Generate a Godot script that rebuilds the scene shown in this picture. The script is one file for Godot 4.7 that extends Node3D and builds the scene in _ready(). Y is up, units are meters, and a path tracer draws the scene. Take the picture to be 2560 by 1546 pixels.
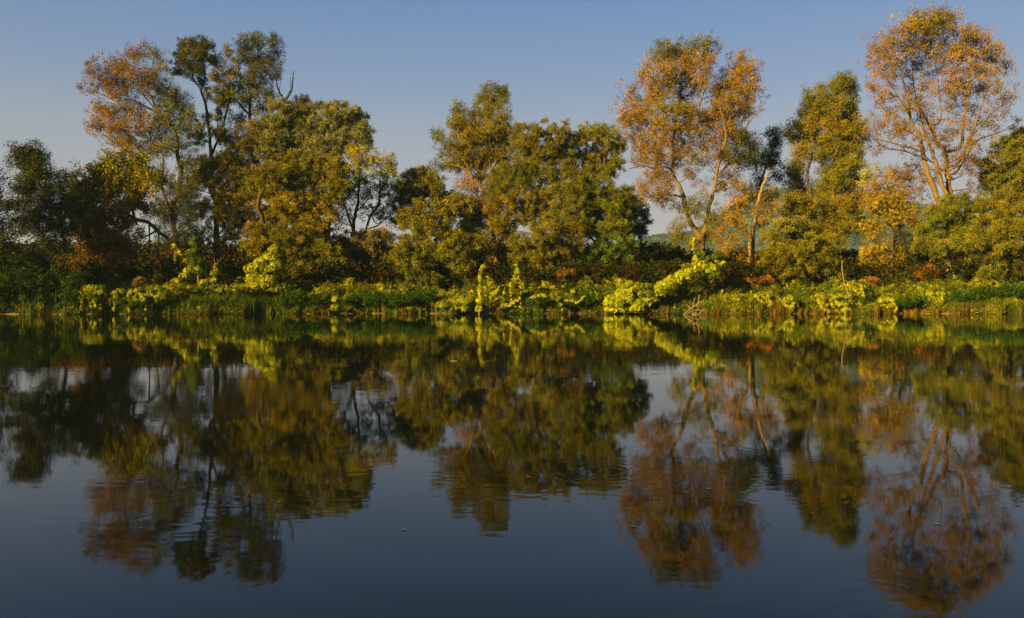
extends Node3D
# A river bank at golden hour. Distances in metres; the eye is 1.8 m above still water at the origin and looks along -Z.
# spot(x, y, d) is a surveying helper: a bearing read off the picture (2560 x 1546) and a distance in metres give a point in the world.

const FOCAL := 2009.0
const MID_X := 1280.0
const HORIZON := 727.0
const EYE := 1.8

var rng := RandomNumberGenerator.new()
var buf := PackedFloat32Array()
var tv := PackedVector3Array()
var tn := PackedVector3Array()
var tuv := PackedVector2Array()
var ti := PackedInt32Array()
var names := {}
var sprig := {}
var mats := {}
var wander := FastNoiseLite.new()
var lumps := FastNoiseLite.new()

# ---------------------------------------------------------------- small helpers
func spot(x: float, y: float, d: float) -> Vector3:
	return Vector3((x - MID_X) / FOCAL * d, EYE - (y - HORIZON) / FOCAL * d, -d)

func numbered(called: String) -> String:
	var k: int = names.get(called, 0)
	names[called] = k + 1
	return called if k == 0 else "%s_%03d" % [called, k]

func tag(o: Node, label: String, category := "", group := "", kind := "") -> void:
	o.set_meta("label", label)
	if category: o.set_meta("category", category)
	if group: o.set_meta("group", group)
	if kind: o.set_meta("kind", kind)

func root_at(called: String, where: Vector3) -> Node3D:
	var o := Node3D.new()
	o.name = numbered(called)
	add_child(o)
	o.position = where
	return o

func rnd(a: float, b: float) -> float:
	return rng.randf_range(a, b)

func ball() -> Vector3:
	var v := Vector3(rng.randfn(), rng.randfn(), rng.randfn())
	return v.normalized() if v.length() > 0.001 else Vector3.UP

# one instance of a sprig in the running buffer (12 numbers of transform, 4 of colour)
func put(p: Vector3, b: Basis, c: Color) -> void:
	buf.append_array(PackedFloat32Array([b.x.x, b.y.x, b.z.x, p.x, b.x.y, b.y.y, b.z.y, p.y, b.x.z, b.y.z, b.z.z, p.z, c.r, c.g, c.b, 1.0]))

func facing(up: Vector3, spin: float, s: float) -> Basis:
	var y := up.normalized()
	var x := y.cross(Vector3(0.31, 0.17, 0.93)).normalized()
	var b := Basis(x, y, x.cross(y))
	return b.rotated(y, spin).scaled(Vector3(s, s, s))

func flush(called: String, kind: String, parent: Node) -> MultiMeshInstance3D:
	var mm := MultiMesh.new()
	mm.transform_format = MultiMesh.TRANSFORM_3D
	mm.use_colors = true
	mm.mesh = sprig[kind]
	var n := buf.size() / 16
	mm.instance_count = n
	for i in n:
		var k := i * 16
		mm.set_instance_transform(i, Transform3D(Vector3(buf[k], buf[k + 4], buf[k + 8]), Vector3(buf[k + 1], buf[k + 5], buf[k + 9]), Vector3(buf[k + 2], buf[k + 6], buf[k + 10]), Vector3(buf[k + 3], buf[k + 7], buf[k + 11])))
		mm.set_instance_color(i, Color(buf[k + 12], buf[k + 13], buf[k + 14]))
	var o := MultiMeshInstance3D.new()
	o.name = called
	o.multimesh = mm
	o.set_meta("kind", "stuff")
	parent.add_child(o, true)
	buf = PackedFloat32Array()
	return o

# a tapered tube along points (radius in w), added to the running mesh
func tube(pts: Array, sides: int, rough := 0.0) -> void:
	if pts.size() < 2: return
	var first := tv.size()
	var side := Vector3(1, 0, 0)
	var run := 0.0
	for k in pts.size():
		var p: Vector4 = pts[k]
		var a: Vector4 = pts[maxi(k - 1, 0)]
		var b: Vector4 = pts[mini(k + 1, pts.size() - 1)]
		var t := Vector3(b.x - a.x, b.y - a.y, b.z - a.z).normalized()
		side = (side - t * side.dot(t))
		side = side.normalized() if side.length() > 0.01 else t.cross(Vector3(0, 0.3, 1)).normalized()
		var other := t.cross(side)
		if k > 0: run += Vector3(p.x - a.x, p.y - a.y, p.z - a.z).length()
		for s in sides + 1:
			var ang := TAU * s / sides
			var n := side * cos(ang) + other * sin(ang)
			var r := p.w
			if rough > 0.0 and s < sides: r *= 1.0 + rough * (wander.get_noise_3d(p.x * 9.0 + s * 7.0, p.y * 5.0, p.z * 9.0) )
			if rough > 0.0 and s == sides: r *= 1.0 + rough * (wander.get_noise_3d(p.x * 9.0, p.y * 5.0, p.z * 9.0))
			tv.append(Vector3(p.x, p.y, p.z) + n * r)
			tn.append(n)
			tuv.append(Vector2(float(s) / sides * 2.0, run))
	var w := sides + 1
	for k in pts.size() - 1:
		for s in sides:
			var i := first + k * w + s
			ti.append_array(PackedInt32Array([i, i + w, i + 1, i + 1, i + w, i + w + 1]))

func commit(called: String, mat: Material, parent: Node) -> MeshInstance3D:
	if tv.is_empty(): return null
	var a := []
	a.resize(Mesh.ARRAY_MAX)
	a[Mesh.ARRAY_VERTEX] = tv
	a[Mesh.ARRAY_NORMAL] = tn
	a[Mesh.ARRAY_TEX_UV] = tuv
	a[Mesh.ARRAY_INDEX] = ti
	var m := ArrayMesh.new()
	m.add_surface_from_arrays(Mesh.PRIMITIVE_TRIANGLES, a)
	m.surface_set_material(0, mat)
	var o := MeshInstance3D.new()
	o.name = called
	o.mesh = m
	parent.add_child(o, true)
	tv = PackedVector3Array(); tn = PackedVector3Array(); tuv = PackedVector2Array(); ti = PackedInt32Array()
	return o

# ---------------------------------------------------------------- leaves
# a leaf folded along its midrib: base at p, tip along dir, blade across side
func leaf(st: SurfaceTool, p: Vector3, dir: Vector3, nrm: Vector3, length: float, width: float, fold: float, at := 0.45) -> void:
	var side := dir.cross(nrm).normalized()
	var up := side.cross(dir).normalized()
	var l := p + dir * length * at + side * width * 0.5 + up * fold * width
	var r := p + dir * length * at - side * width * 0.5 + up * fold * width
	var tip := p + dir * length - up * fold * width * 0.4
	var shade := rnd(0.82, 1.18)
	var c := Color(shade * rnd(0.92, 1.08), shade, shade * rnd(0.85, 1.15))
	for v in [p, l, tip, p, tip, r]:
		st.set_color(c)
		st.add_vertex(v)

func make_sprig(kind: String, count: int, reach: float, length: float, width: float) -> void:
	var st := SurfaceTool.new()
	st.begin(Mesh.PRIMITIVE_TRIANGLES)
	for k in count:
		var dir := ball()
		var p := ball() * reach * pow(rng.randf(), 0.5)
		var n := ball()
		var s := rnd(0.75, 1.25)
		match kind:
			"poplar":
				dir = (Vector3(0, -0.7, 0) + dir).normalized()
				leaf(st, p, dir, n, length * s, width * s, 0.12, 0.35)
			"willow":
				# leaves along a few twiglets that spread from the sprig's foot
				var arm := k % 4
				var axis := Vector3(sin(arm * 1.7 + 0.4) * 0.75, 0.85, cos(arm * 1.7 + 0.4) * 0.75).normalized()
				p = axis * reach * rnd(-0.35, 1.1) + dir * 0.05
				dir = (axis * 0.8 + dir).normalized()
				leaf(st, p, dir, n, length * s, width * s, 0.1)
			"vine":
				# leaves hang like scales, blades turned outward (local +Y is outward)
				p.y *= 0.35
				dir = (dir * Vector3(1, 0.4, 1)).normalized()
				n = (Vector3(0, 1.2, 0) + n).normalized()
				leaf(st, p, dir, n, length * s, width * s, 0.1, 0.35)
			_:
				leaf(st, p, dir, n, length * s, width * s, 0.12)
	st.generate_normals()
	st.set_material(mats["leaf"])
	sprig[kind] = st.commit()

func make_blades(kind: String, count: int, spread: float, height: float, width: float, lean: float) -> void:
	var st := SurfaceTool.new()
	st.begin(Mesh.PRIMITIVE_TRIANGLES)
	for k in count:
		var a := rnd(0, TAU)
		var out := Vector3(cos(a), 0, sin(a))
		var p := Vector3(rnd(-1, 1), 0, rnd(-1, 1)) * spread
		var h := height * rnd(0.55, 1.15)
		var bend := lean * rnd(0.3, 1.5) * h
		var side := out.cross(Vector3.UP)
		var w := width * rnd(0.7, 1.3)
		var shade := rnd(0.7, 1.3)
		var m := p + Vector3(0, h * 0.6, 0) + out * bend * 0.3
		var t := p + Vector3(0, h * (1.0 - 0.25 * lean), 0) + out * bend
		for v in [p - side * w * 0.5, p + side * w * 0.5, m + side * w * 0.45, p - side * w * 0.5, m + side * w * 0.45, m - side * w * 0.45, m - side * w * 0.45, m + side * w * 0.45, t]:
			st.set_color(Color(shade, shade, shade))
			st.add_vertex(v)
	st.generate_normals()
	st.set_material(mats["leaf"])
	sprig[kind] = st.commit()

# ---------------------------------------------------------------- materials
func noise_tex(freq: float, stretch: bool, dark: Color, light: Color) -> NoiseTexture2D:
	var n := FastNoiseLite.new()
	n.seed = 11
	n.frequency = freq
	n.fractal_octaves = 5
	var t := NoiseTexture2D.new()
	t.width = 256
	t.height = 256
	t.seamless = true
	t.noise = n
	var g := Gradient.new()
	g.set_color(0, dark)
	g.set_color(1, light)
	t.color_ramp = g
	return t

func bark(called: String, dark: Color, light: Color) -> void:
	var m := StandardMaterial3D.new()
	m.resource_name = called
	m.albedo_texture = noise_tex(0.03, true, dark.linear_to_srgb(), light.linear_to_srgb())
	m.uv1_scale = Vector3(2.0, 0.45, 1)
	m.roughness = 0.95
	m.metallic_specular = 0.2
	m.heightmap_enabled = true
	m.heightmap_scale = 3.0
	m.heightmap_texture = noise_tex(0.03, true, Color.BLACK, Color.WHITE)
	mats[called] = m

func make_materials() -> void:
	var m := StandardMaterial3D.new()
	m.resource_name = "leaf"
	m.vertex_color_use_as_albedo = true
	m.albedo_color = Color.WHITE
	m.roughness = 0.6
	m.specular_mode = BaseMaterial3D.SPECULAR_DISABLED
	m.backlight_enabled = true
	m.backlight = Color(0.36, 0.36, 0.36)
	m.cull_mode = BaseMaterial3D.CULL_DISABLED
	mats["leaf"] = m
	bark("bark_warm", Color(0.06, 0.038, 0.018), Color(0.24, 0.155, 0.075))
	bark("bark_pale", Color(0.07, 0.05, 0.028), Color(0.36, 0.275, 0.17))
	bark("bark_dark", Color(0.025, 0.018, 0.011), Color(0.10, 0.07, 0.04))
	bark("bark_grey", Color(0.10, 0.095, 0.09), Color(0.30, 0.28, 0.26))

# ---------------------------------------------------------------- the land
func shore(x: float) -> float:
	return 61.6 + 1.5 * sin(x * 0.045 + 1.35) + 1.1 * wander.get_noise_2d(x * 3.0, 5.0) + 0.7 * wander.get_noise_2d(x * 14.0, 9.0) + 0.3 * wander.get_noise_2d(x * 45.0, 19.0)

func ground_at(x: float, z: float) -> float:
	var t := -z - shore(x)
	if t < -60.0:
		var near := z + 1.7 + 0.4 * wander.get_noise_2d(x * 8.0, 3.0)
		return -0.6 + 0.9 * smoothstep(-0.6, 1.2, near)
	var h := -0.7 + 0.78 * smoothstep(-1.2, 0.25, t)
	h += 1.75 * smoothstep(0.05, 4.2, t)
	h += 0.3 * wander.get_noise_2d(x * 2.0, z * 2.0) * smoothstep(0.5, 4.0, t)
	h += 3.3 * smoothstep(26.0, 33.0, t) * (1.0 - smoothstep(38.0, 46.0, t))
	return h

func sheet(called: String, xs: PackedFloat32Array, zs: PackedFloat32Array, height: Callable, mat: Material) -> MeshInstance3D:
	var w := xs.size()
	for j in zs.size():
		for i in w:
			var x := xs[i]
			var z := zs[j]
			var y: float = height.call(x, z)
			tv.append(Vector3(x, y, z))
			var dx: float = height.call(x + 0.3, z) - y
			var dz: float = height.call(x, z + 0.3) - y
			tn.append(Vector3(-dx, 0.3, -dz).normalized())
			tuv.append(Vector2(x, z) / 24.0)
	for j in zs.size() - 1:
		for i in w - 1:
			var k := j * w + i
			ti.append_array(PackedInt32Array([k, k + 1, k + w, k + 1, k + w + 1, k + w]))
	var o := commit(numbered(called), mat, self)
	o.set_meta("kind", "structure")
	return o

func steps(a: float, b: float, n: int) -> PackedFloat32Array:
	var r := PackedFloat32Array()
	for k in n + 1: r.append(lerpf(a, b, float(k) / n))
	return r

func hill_at(x: float, z: float) -> float:
	# ridge height along bearings, at about 1100 m
	var b := x / 1100.0 * FOCAL + MID_X
	var top := 108.0 + 34.0 * smoothstep(1480.0, 1690.0, b) + 108.0 * smoothstep(1690.0, 1930.0, b) - 75.0 * smoothstep(2050.0, 2500.0, b) - 40.0 * smoothstep(600.0, 100.0, b)
	var ridge := top / FOCAL * 1100.0
	var t := clampf(1.0 - absf(-z - 1100.0) / 370.0, 0.0, 1.0)
	return -1.0 + ridge * (t * t * (3.0 - 2.0 * t)) * (1.0 + 0.05 * wander.get_noise_2d(x * 0.2, z * 0.2))

func river_normals() -> ImageTexture:
	# slopes of the water, 24 m by 24 m: fine wavelets in drifting patches, a slow swell, and rings where fish have risen
	var n := 1024
	var cell := 24.0 / n
	var fine := FastNoiseLite.new()
	fine.seed = 3
	fine.frequency = 1.0
	fine.fractal_octaves = 3
	var slow := FastNoiseLite.new()
	slow.seed = 8
	slow.frequency = 1.0
	slow.fractal_octaves = 2
	var h := PackedFloat32Array()
	h.resize(n * n)
	for j in n:
		var z := j * cell
		for i in n:
			var x := i * cell
			var patch := 0.06 + 1.7 * smoothstep(0.0, 0.42, slow.get_noise_2d(x * 0.12, z * 0.2 + 40.0)) 
			h[j * n + i] = 0.00024 * patch * fine.get_noise_2d(x * 1.6, z * 4.6) + 0.00032 * slow.get_noise_2d(x * 0.35 + 90.0, z * 0.9)
	var rings := [[-0.68, 7.4, 0.30, 1.0], [0.92, 8.0, 0.42, 1.3], [-1.64, 5.0, 0.3, 0.7], [2.2, 4.7, 0.33, 1.0], [1.75, 7.6, 0.5, 0.8], [4.9, 10.9, 0.8, 0.9], [2.55, 7.3, 0.6, 0.7], [5.2, 8.6, 0.7, 0.7], [-3.0, 10.5, 0.4, 0.7], [1.1, 24.0, 0.9, 0.8], [0.4, 12.0, 0.5, 0.8], [3.4, 9.5, 0.9, 0.7], [5.6, 12.4, 1.0, 0.8]]
	for r in rings:
		var cx: int = int(fposmod(r[0], 24.0) / cell)
		var cz: int = int(fposmod(-r[1], 24.0) / cell)
		var far := int((r[2] + 0.7) / cell)
		for j in range(-far, far + 1):
			for i in range(-far, far + 1):
				var q := sqrt(float(i * i + j * j)) * cell
				var k := posmod(cz + j, n) * n + posmod(cx + i, n)
				h[k] += 0.00011 * r[3] * cos((q - r[2]) * TAU / 0.13) * exp(-pow((q - r[2]) / 0.24, 2.0))
	var px := PackedFloat32Array()
	px.resize(n * n * 3)
	var gain := 40.0
	for j in n:
		for i in n:
			var k := j * n + i
			var dx := (h[j * n + (i + 1) % n] - h[k]) / cell * gain
			var dz := (h[((j + 1) % n) * n + i] - h[k]) / cell * gain
			px[k * 3] = 0.5 - dx * 0.5
			px[k * 3 + 1] = 0.5 + dz * 0.5
			px[k * 3 + 2] = 1.0
	return ImageTexture.create_from_image(Image.create_from_data(n, n, false, Image.FORMAT_RGBF, px.to_byte_array()))

# ---------------------------------------------------------------- trees
func smooth_line(flat: Array, d: float, drift: Vector3, start: Vector4, wobble: float) -> Array:
	var c := []
	if start.w > 0.0: c.append(start)
	var n := flat.size() / 3
	for k in n:
		var p := spot(flat[k * 3], flat[k * 3 + 1], d)
		var f := float(k + 1) / n
		p += drift * f
		c.append(Vector4(p.x, p.y, p.z, flat[k * 3 + 2] * 0.66 / FOCAL * d))
	var r := []
	for k in c.size() - 1:
		var a: Vector4 = c[maxi(k - 1, 0)]
		var b: Vector4 = c[k]
		var e: Vector4 = c[k + 1]
		var g: Vector4 = c[mini(k + 2, c.size() - 1)]
		for s in 4:
			var t := s / 4.0
			var q := 0.5 * (2.0 * b + (e - a) * t + (2.0 * a - 5.0 * b + 4.0 * e - g) * t * t + (3.0 * b - a - 3.0 * e + g) * t * t * t)
			q.w = lerpf(b.w, e.w, t)
			q.x += wobble * q.w * wander.get_noise_3d(q.x * 11.0, q.y * 22.0, 3.0)
			q.z += wobble * q.w * wander.get_noise_3d(q.x * 11.0, q.y * 22.0, 60.0)
			r.append(q)
	r.append(c[c.size() - 1])
	return r

func v3(p: Vector4) -> Vector3:
	return Vector3(p.x, p.y, p.z)

# crown entries: [colour, sprigs per square metre, [x, y, rx, ry, ...]]
func tree(called: String, label: String, category: String, d: float, s: Dictionary) -> Node3D:
	rng.seed = hash(called + label)
	var limbs: Array = s.get("limbs", [])
	var first: Array = limbs[0]
	var foot := spot(first[0], first[1], d)
	foot.y = minf(foot.y, ground_at(foot.x, -d) - 0.15)
	var o := root_at(called, foot)
	tag(o, label, category, s.get("group", ""))
	var joints := []
	var deep: float = s.get("deep", 2.0)
	var bark_mat: Material = mats[s.get("bark", "bark_warm")]
	for k in limbs.size():
		var flat: Array = limbs[k]
		var start := Vector4()
		var drift := Vector3()
		if k == 0:
			start = Vector4(foot.x, foot.y, foot.z, flat[2] * 0.66 / FOCAL * d * 1.35)
		else:
			var p := spot(flat[0], flat[1], d)
			var best := 1e9
			for j in joints:
				var q := Vector2(j.x - p.x, j.y - p.y).length()
				if q < best:
					best = q
					start = j
			var run := absf(flat[flat.size() - 3] - flat[0]) + absf(flat[flat.size() - 2] - flat[1])
			drift = Vector3(0, 0, start.z + d + rnd(-0.3, 0.3) * run / FOCAL * d)
			start.w = minf(start.w, flat[2] * 0.66 / FOCAL * d)
		var line := smooth_line(flat, d, drift, start, 1.2)
		joints.append_array(line)
		var moved := line.map(func(q): return Vector4(q.x - foot.x, q.y - foot.y, q.z - foot.z, q.w))
		tube(moved, 9 if k == 0 else 7, 0.3)
		commit("trunk" if k == 0 else "limb", bark_mat, o)
	# clumps, those nearest the limbs first
	var clumps := []
	for g in s.get("crown", []):
		var flat: Array = g[2]
		for k in flat.size() / 4:
			var dz: float = rnd(-1.0, 1.0) * deep + s.get("ahead", 0.0)
			var c := spot(flat[k * 4], flat[k * 4 + 1], d)
			var scale := (d - dz) / d
			c = Vector3(c.x * scale, EYE + (c.y - EYE) * scale, c.z * scale)
			var near := 1e9
			for j in joints: near = minf(near, v3(j).distance_to(c))
			clumps.append({"at": c, "rx": flat[k * 4 + 2] * 1.08 / FOCAL * d, "ry": flat[k * 4 + 3] * 1.03 / FOCAL * d, "c": g[0], "n": g[1], "near": near})
	clumps.sort_custom(func(a, b): return a.near < b.near)
	var kind: String = s.get("kind", "poplar")
	var size: float = s.get("size", 1.0)
	var spread: float = s.get("spread", 0.25)
	var per: int = s.get("per", 4)
	var rise: float = s.get("rise", 0.4)
	for cl in clumps:
		var at: Vector3 = cl.at
		var from := Vector4()
		var best := 1e9
		for j in joints:
			var q := v3(j).distance_to(at) + 1.6 * maxf(0.0, j.y - at.y + 0.4)
			if q < best:
				best = q
				from = j
		var start := v3(from)
		var length := start.distance_to(at)
		var r0 := minf(from.w * 0.75, 0.018 + 0.016 * length + 0.012 * cl.rx)
		var bow := (start + at) * 0.5 + Vector3(rnd(-0.12, 0.12), rnd(-0.05, 0.16), rnd(-0.12, 0.12)) * length
		var branch := []
		for k in 6:
			var t := k / 5.0
			var q := start.lerp(bow, t).lerp(bow.lerp(at, t), t)
			branch.append(Vector4(q.x, q.y, q.z, lerpf(r0, 0.012, t)))
		if length > 0.15:
			tube(branch.map(func(q): return Vector4(q.x - foot.x, q.y - foot.y, q.z - foot.z, q.w)), 5)
		for k in range(2, 6): joints.append(branch[k])
		var rz: float = clampf((cl.rx + cl.ry) * 0.5, 0.3, 2.2)
		var tufts := int(ceil(PI * cl.rx * cl.ry * cl.n * s.get("more", 1.0) * 1.45 / per))
		for k in tufts:
			var dir := ball()
			var reach := pow(rng.randf(), 0.42)
			if rng.randf() < 0.2: reach = rnd(0.95, 1.38 - 0.25 * maxf(dir.y, 0.0))
			var pos: Vector3 = at + dir * Vector3(cl.rx, cl.ry, rz) * reach
			# boughs: leaves gather in some parts of the crown and leave hollows in others
			if lumps.get_noise_3d(pos.x * 17.0, pos.y * 22.0, pos.z * 17.0) < (rnd(-0.12, 0.06) if kind != "poplar" else rnd(-0.3, -0.02)): continue
			if rng.randf() < s.get("twigs", 0.6):
				var b0: Vector4 = branch[rng.randi_range(2, 5)]
				var mid: Vector3 = v3(b0).lerp(pos, 0.55) + Vector3(rnd(-0.1, 0.1), rnd(0.0, 0.16), rnd(-0.1, 0.1))
				var tw := [Vector4(b0.x, b0.y, b0.z, 0.016), Vector4(mid.x, mid.y, mid.z, 0.012), Vector4(pos.x, pos.y, pos.z, 0.007)]
				tube(tw.map(func(q): return Vector4(q.x - foot.x, q.y - foot.y, q.z - foot.z, q.w)), 3)
			var tint: Color = cl.c
			var f := rnd(0.5, 1.35)
			tint = Color(tint.r * f * rnd(0.85, 1.15), tint.g * f * rnd(0.94, 1.06), tint.b * f * rnd(0.8, 1.2))
			for m in per:
				var p := pos + Vector3(rng.randfn(), rng.randfn(), rng.randfn()) * spread
				var axis := (dir * 0.7 + Vector3(0, rise, 0) + ball() * 0.7)
				var v := rnd(0.85, 1.15)
				put(p - foot, facing(axis, rnd(0, TAU), size * rnd(0.75, 1.25)), Color(tint.r * v, tint.g * v, tint.b * v))
	var fine := commit("branchwork", bark_mat, o)
	if fine: fine.set_meta("kind", "stuff")
	if buf.size(): flush("crown", kind, o)
	return o

func _ready() -> void:
	# ---- camera, sky, sun, exposure
	var cam := Camera3D.new()
	cam.name = "camera"
	cam.position = Vector3(0, EYE, 0)
	cam.projection = Camera3D.PROJECTION_FRUSTUM
	cam.near = 0.1
	cam.far = 5000.0
	cam.size = 2.0 * 0.1 * 773.0 / FOCAL
	cam.frustum_offset = Vector2(0, -0.1 * 46.0 / FOCAL)
	add_child(cam)
	var env := Environment.new()
	env.background_mode = Environment.BG_SKY
	var sky := PanoramaSkyMaterial.new()
	sky.panorama = evening_air(4.2)
	env.sky = Sky.new()
	env.sky.sky_material = sky
	env.tonemap_mode = Environment.TONE_MAPPER_LINEAR
	env.tonemap_exposure = 4.2
	env.sdfgi_enabled = true
	env.ssao_enabled = true
	env.ssil_enabled = true
	env.fog_enabled = true
	env.fog_density = 0.00016
	env.fog_light_color = Color(0.62, 0.80, 1.0)
	var we := WorldEnvironment.new()
	we.name = "world"
	we.environment = env
	add_child(we)
	var sun := DirectionalLight3D.new()
	sun.name = "sun"
	sun.light_color = Color(1.0, 0.855, 0.45)
	sun.light_energy = 1.6
	sun.light_angular_distance = 0.5
	sun.shadow_enabled = true
	sun.rotation_degrees = Vector3(-14.5, -46.0, 0.0)
	add_child(sun)

	wander.seed = 5
	wander.frequency = 0.05
	lumps.seed = 21
	lumps.frequency = 0.05
	rng.seed = 77
	make_materials()
	make_sprig("poplar", 34, 0.38, 0.104, 0.088)
	make_sprig("willow", 30, 0.27, 0.165, 0.05)
	make_sprig("oval", 20, 0.26, 0.135, 0.078)
	make_sprig("vine", 18, 0.24, 0.105, 0.092)
	make_blades("grass", 12, 0.12, 0.75, 0.03, 0.35)
	make_blades("reed", 12, 0.3, 1.4, 0.03, 0.55)
	land()
	trees()
	bank()

# clear evening air: colour by height above the horizon (degrees), as the lens records it at the given exposure
func evening_air(exposure: float) -> ImageTexture:
	var stops := [[-90.0, Color8(60, 54, 46)], [-8.0, Color8(92, 82, 72)], [0.0, Color8(180, 162, 166)], [3.0, Color8(182, 166, 171)], [6.0, Color8(175, 167, 177)], [8.5, Color8(167, 169, 183)], [10.6, Color8(159, 167, 185)], [14.4, Color8(134, 154, 188)], [19.4, Color8(109, 141, 187)], [23.0, Color8(85, 122, 168)], [30.0, Color8(66, 104, 152)], [60.0, Color8(42, 74, 124)], [90.0, Color8(36, 62, 112)]]
	var im := Image.create(96, 720, false, Image.FORMAT_RGBF)
	for j in 720:
		var up := 90.0 - (j + 0.5) * 0.25
		var k := 0
		while k < stops.size() - 2 and up > stops[k + 1][0]: k += 1
		var a: Color = stops[k][1]
		var b: Color = stops[k + 1][1]
		var t: float = clampf((up - stops[k][0]) / (stops[k + 1][0] - stops[k][0]), 0.0, 1.0)
		var c := a.srgb_to_linear().lerp(b.srgb_to_linear(), t)
		for i in 96:
			var f := (1.0 - 0.14 * sin(((i + 0.5) / 96.0 - 0.5) * TAU)) / exposure   # a little clearer towards one side, away from the valley haze
			im.set_pixel(i, j, Color(c.r * f, c.g * f, c.b * f))
	return ImageTexture.create_from_image(im)

func land() -> void:
	var soil := StandardMaterial3D.new()
	soil.albedo_texture = noise_tex(0.02, false, Color(0.05, 0.03, 0.015).linear_to_srgb(), Color(0.17, 0.10, 0.05).linear_to_srgb())
	soil.uv1_scale = Vector3(9, 9, 1)
	soil.roughness = 0.95
	var zs := PackedFloat32Array([-2600, -1600, -1000, -600, -350, -220, -160, -130])
	zs.append_array(steps(-118, -88, 20))
	zs.append_array(steps(-86, -72, 9))
	zs.append_array(steps(-71, -56, 60))
	zs.append_array(PackedFloat32Array([-50, -30, -15, -6]))
	zs.append_array(steps(-4, 2, 16))
	zs.append_array(PackedFloat32Array([4, 8, 20, 60, 200, 600]))
	var xs := PackedFloat32Array([-2500, -1200, -600, -300, -150, -90])
	xs.append_array(steps(-70, 70, 200))
	xs.append_array(PackedFloat32Array([90, 150, 300, 600, 1200, 2500]))
	sheet("ground", xs, zs, ground_at, soil)
	var w := StandardMaterial3D.new()
	w.albedo_color = Color(0.003, 0.004, 0.0025).linear_to_srgb()
	w.roughness = 0.03
	w.metallic_specular = 0.354
	w.normal_enabled = true
	w.normal_texture = river_normals()
	w.normal_scale = 1.0 / 40.0
	sheet("river_water", PackedFloat32Array([-400, 0, 400]), steps(-75, 3, 2), func(_x, _z): return 0.0, w)
	var forest := StandardMaterial3D.new()
	forest.albedo_color = Color(0.025, 0.034, 0.014).linear_to_srgb()
	forest.roughness = 0.95
	sheet("hills", steps(-1350, 1350, 150), steps(-1480, -730, 40), hill_at, forest)
	# the woods on the far hills read as one mass of crowns
	rng.seed = 400
	for k in 16000:
		var z := -rnd(745, 1130)
		var x := rnd(-1280, 1280)
		if x < 70.0 and rng.randf() < 0.75: continue
		var s := rnd(6.0, 10.0)
		var f := rnd(0.6, 1.3)
		put(Vector3(x, hill_at(x, z) + 0.6, z), facing(Vector3(rnd(-0.2, 0.2), 1, rnd(-0.2, 0.2)), rnd(0, TAU), s), Color(0.03 * f, 0.042 * f, 0.016))
	make_sprig("crown_lump", 46, 0.36, 0.34, 0.26)
	tag(flush(numbered("hill_forest"), "crown_lump", self), "bluish hazy forest covering the far hills behind the trees", "forest", "", "stuff")

# leaf colours (linear)
const OLIVE := Color(0.119, 0.1035, 0.00828)
const OLIVE_WARM := Color(0.146, 0.112, 0.007)
const OLIVE_GREEN := Color(0.09522, 0.09522, 0.009315)
const GREY_GREEN := Color(0.1346, 0.1325, 0.03105)
const DARK_GREEN := Color(0.03564, 0.04158, 0.0099)
const GREEN := Color(0.0713, 0.1127, 0.00805)
const RUST := Color(0.15, 0.084, 0.01)
const AMBER := Color(0.178, 0.104, 0.009)
const BROWN := Color(0.1138, 0.0621, 0.007245)
const YELLOW := Color(0.23, 0.18, 0.009)
const YELLOW_GREEN := Color(0.2012, 0.1898, 0.0092)
const LIME := Color(0.3036, 0.2898, 0.01012)
const RED := Color(0.2185, 0.0828, 0.0115)

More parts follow.
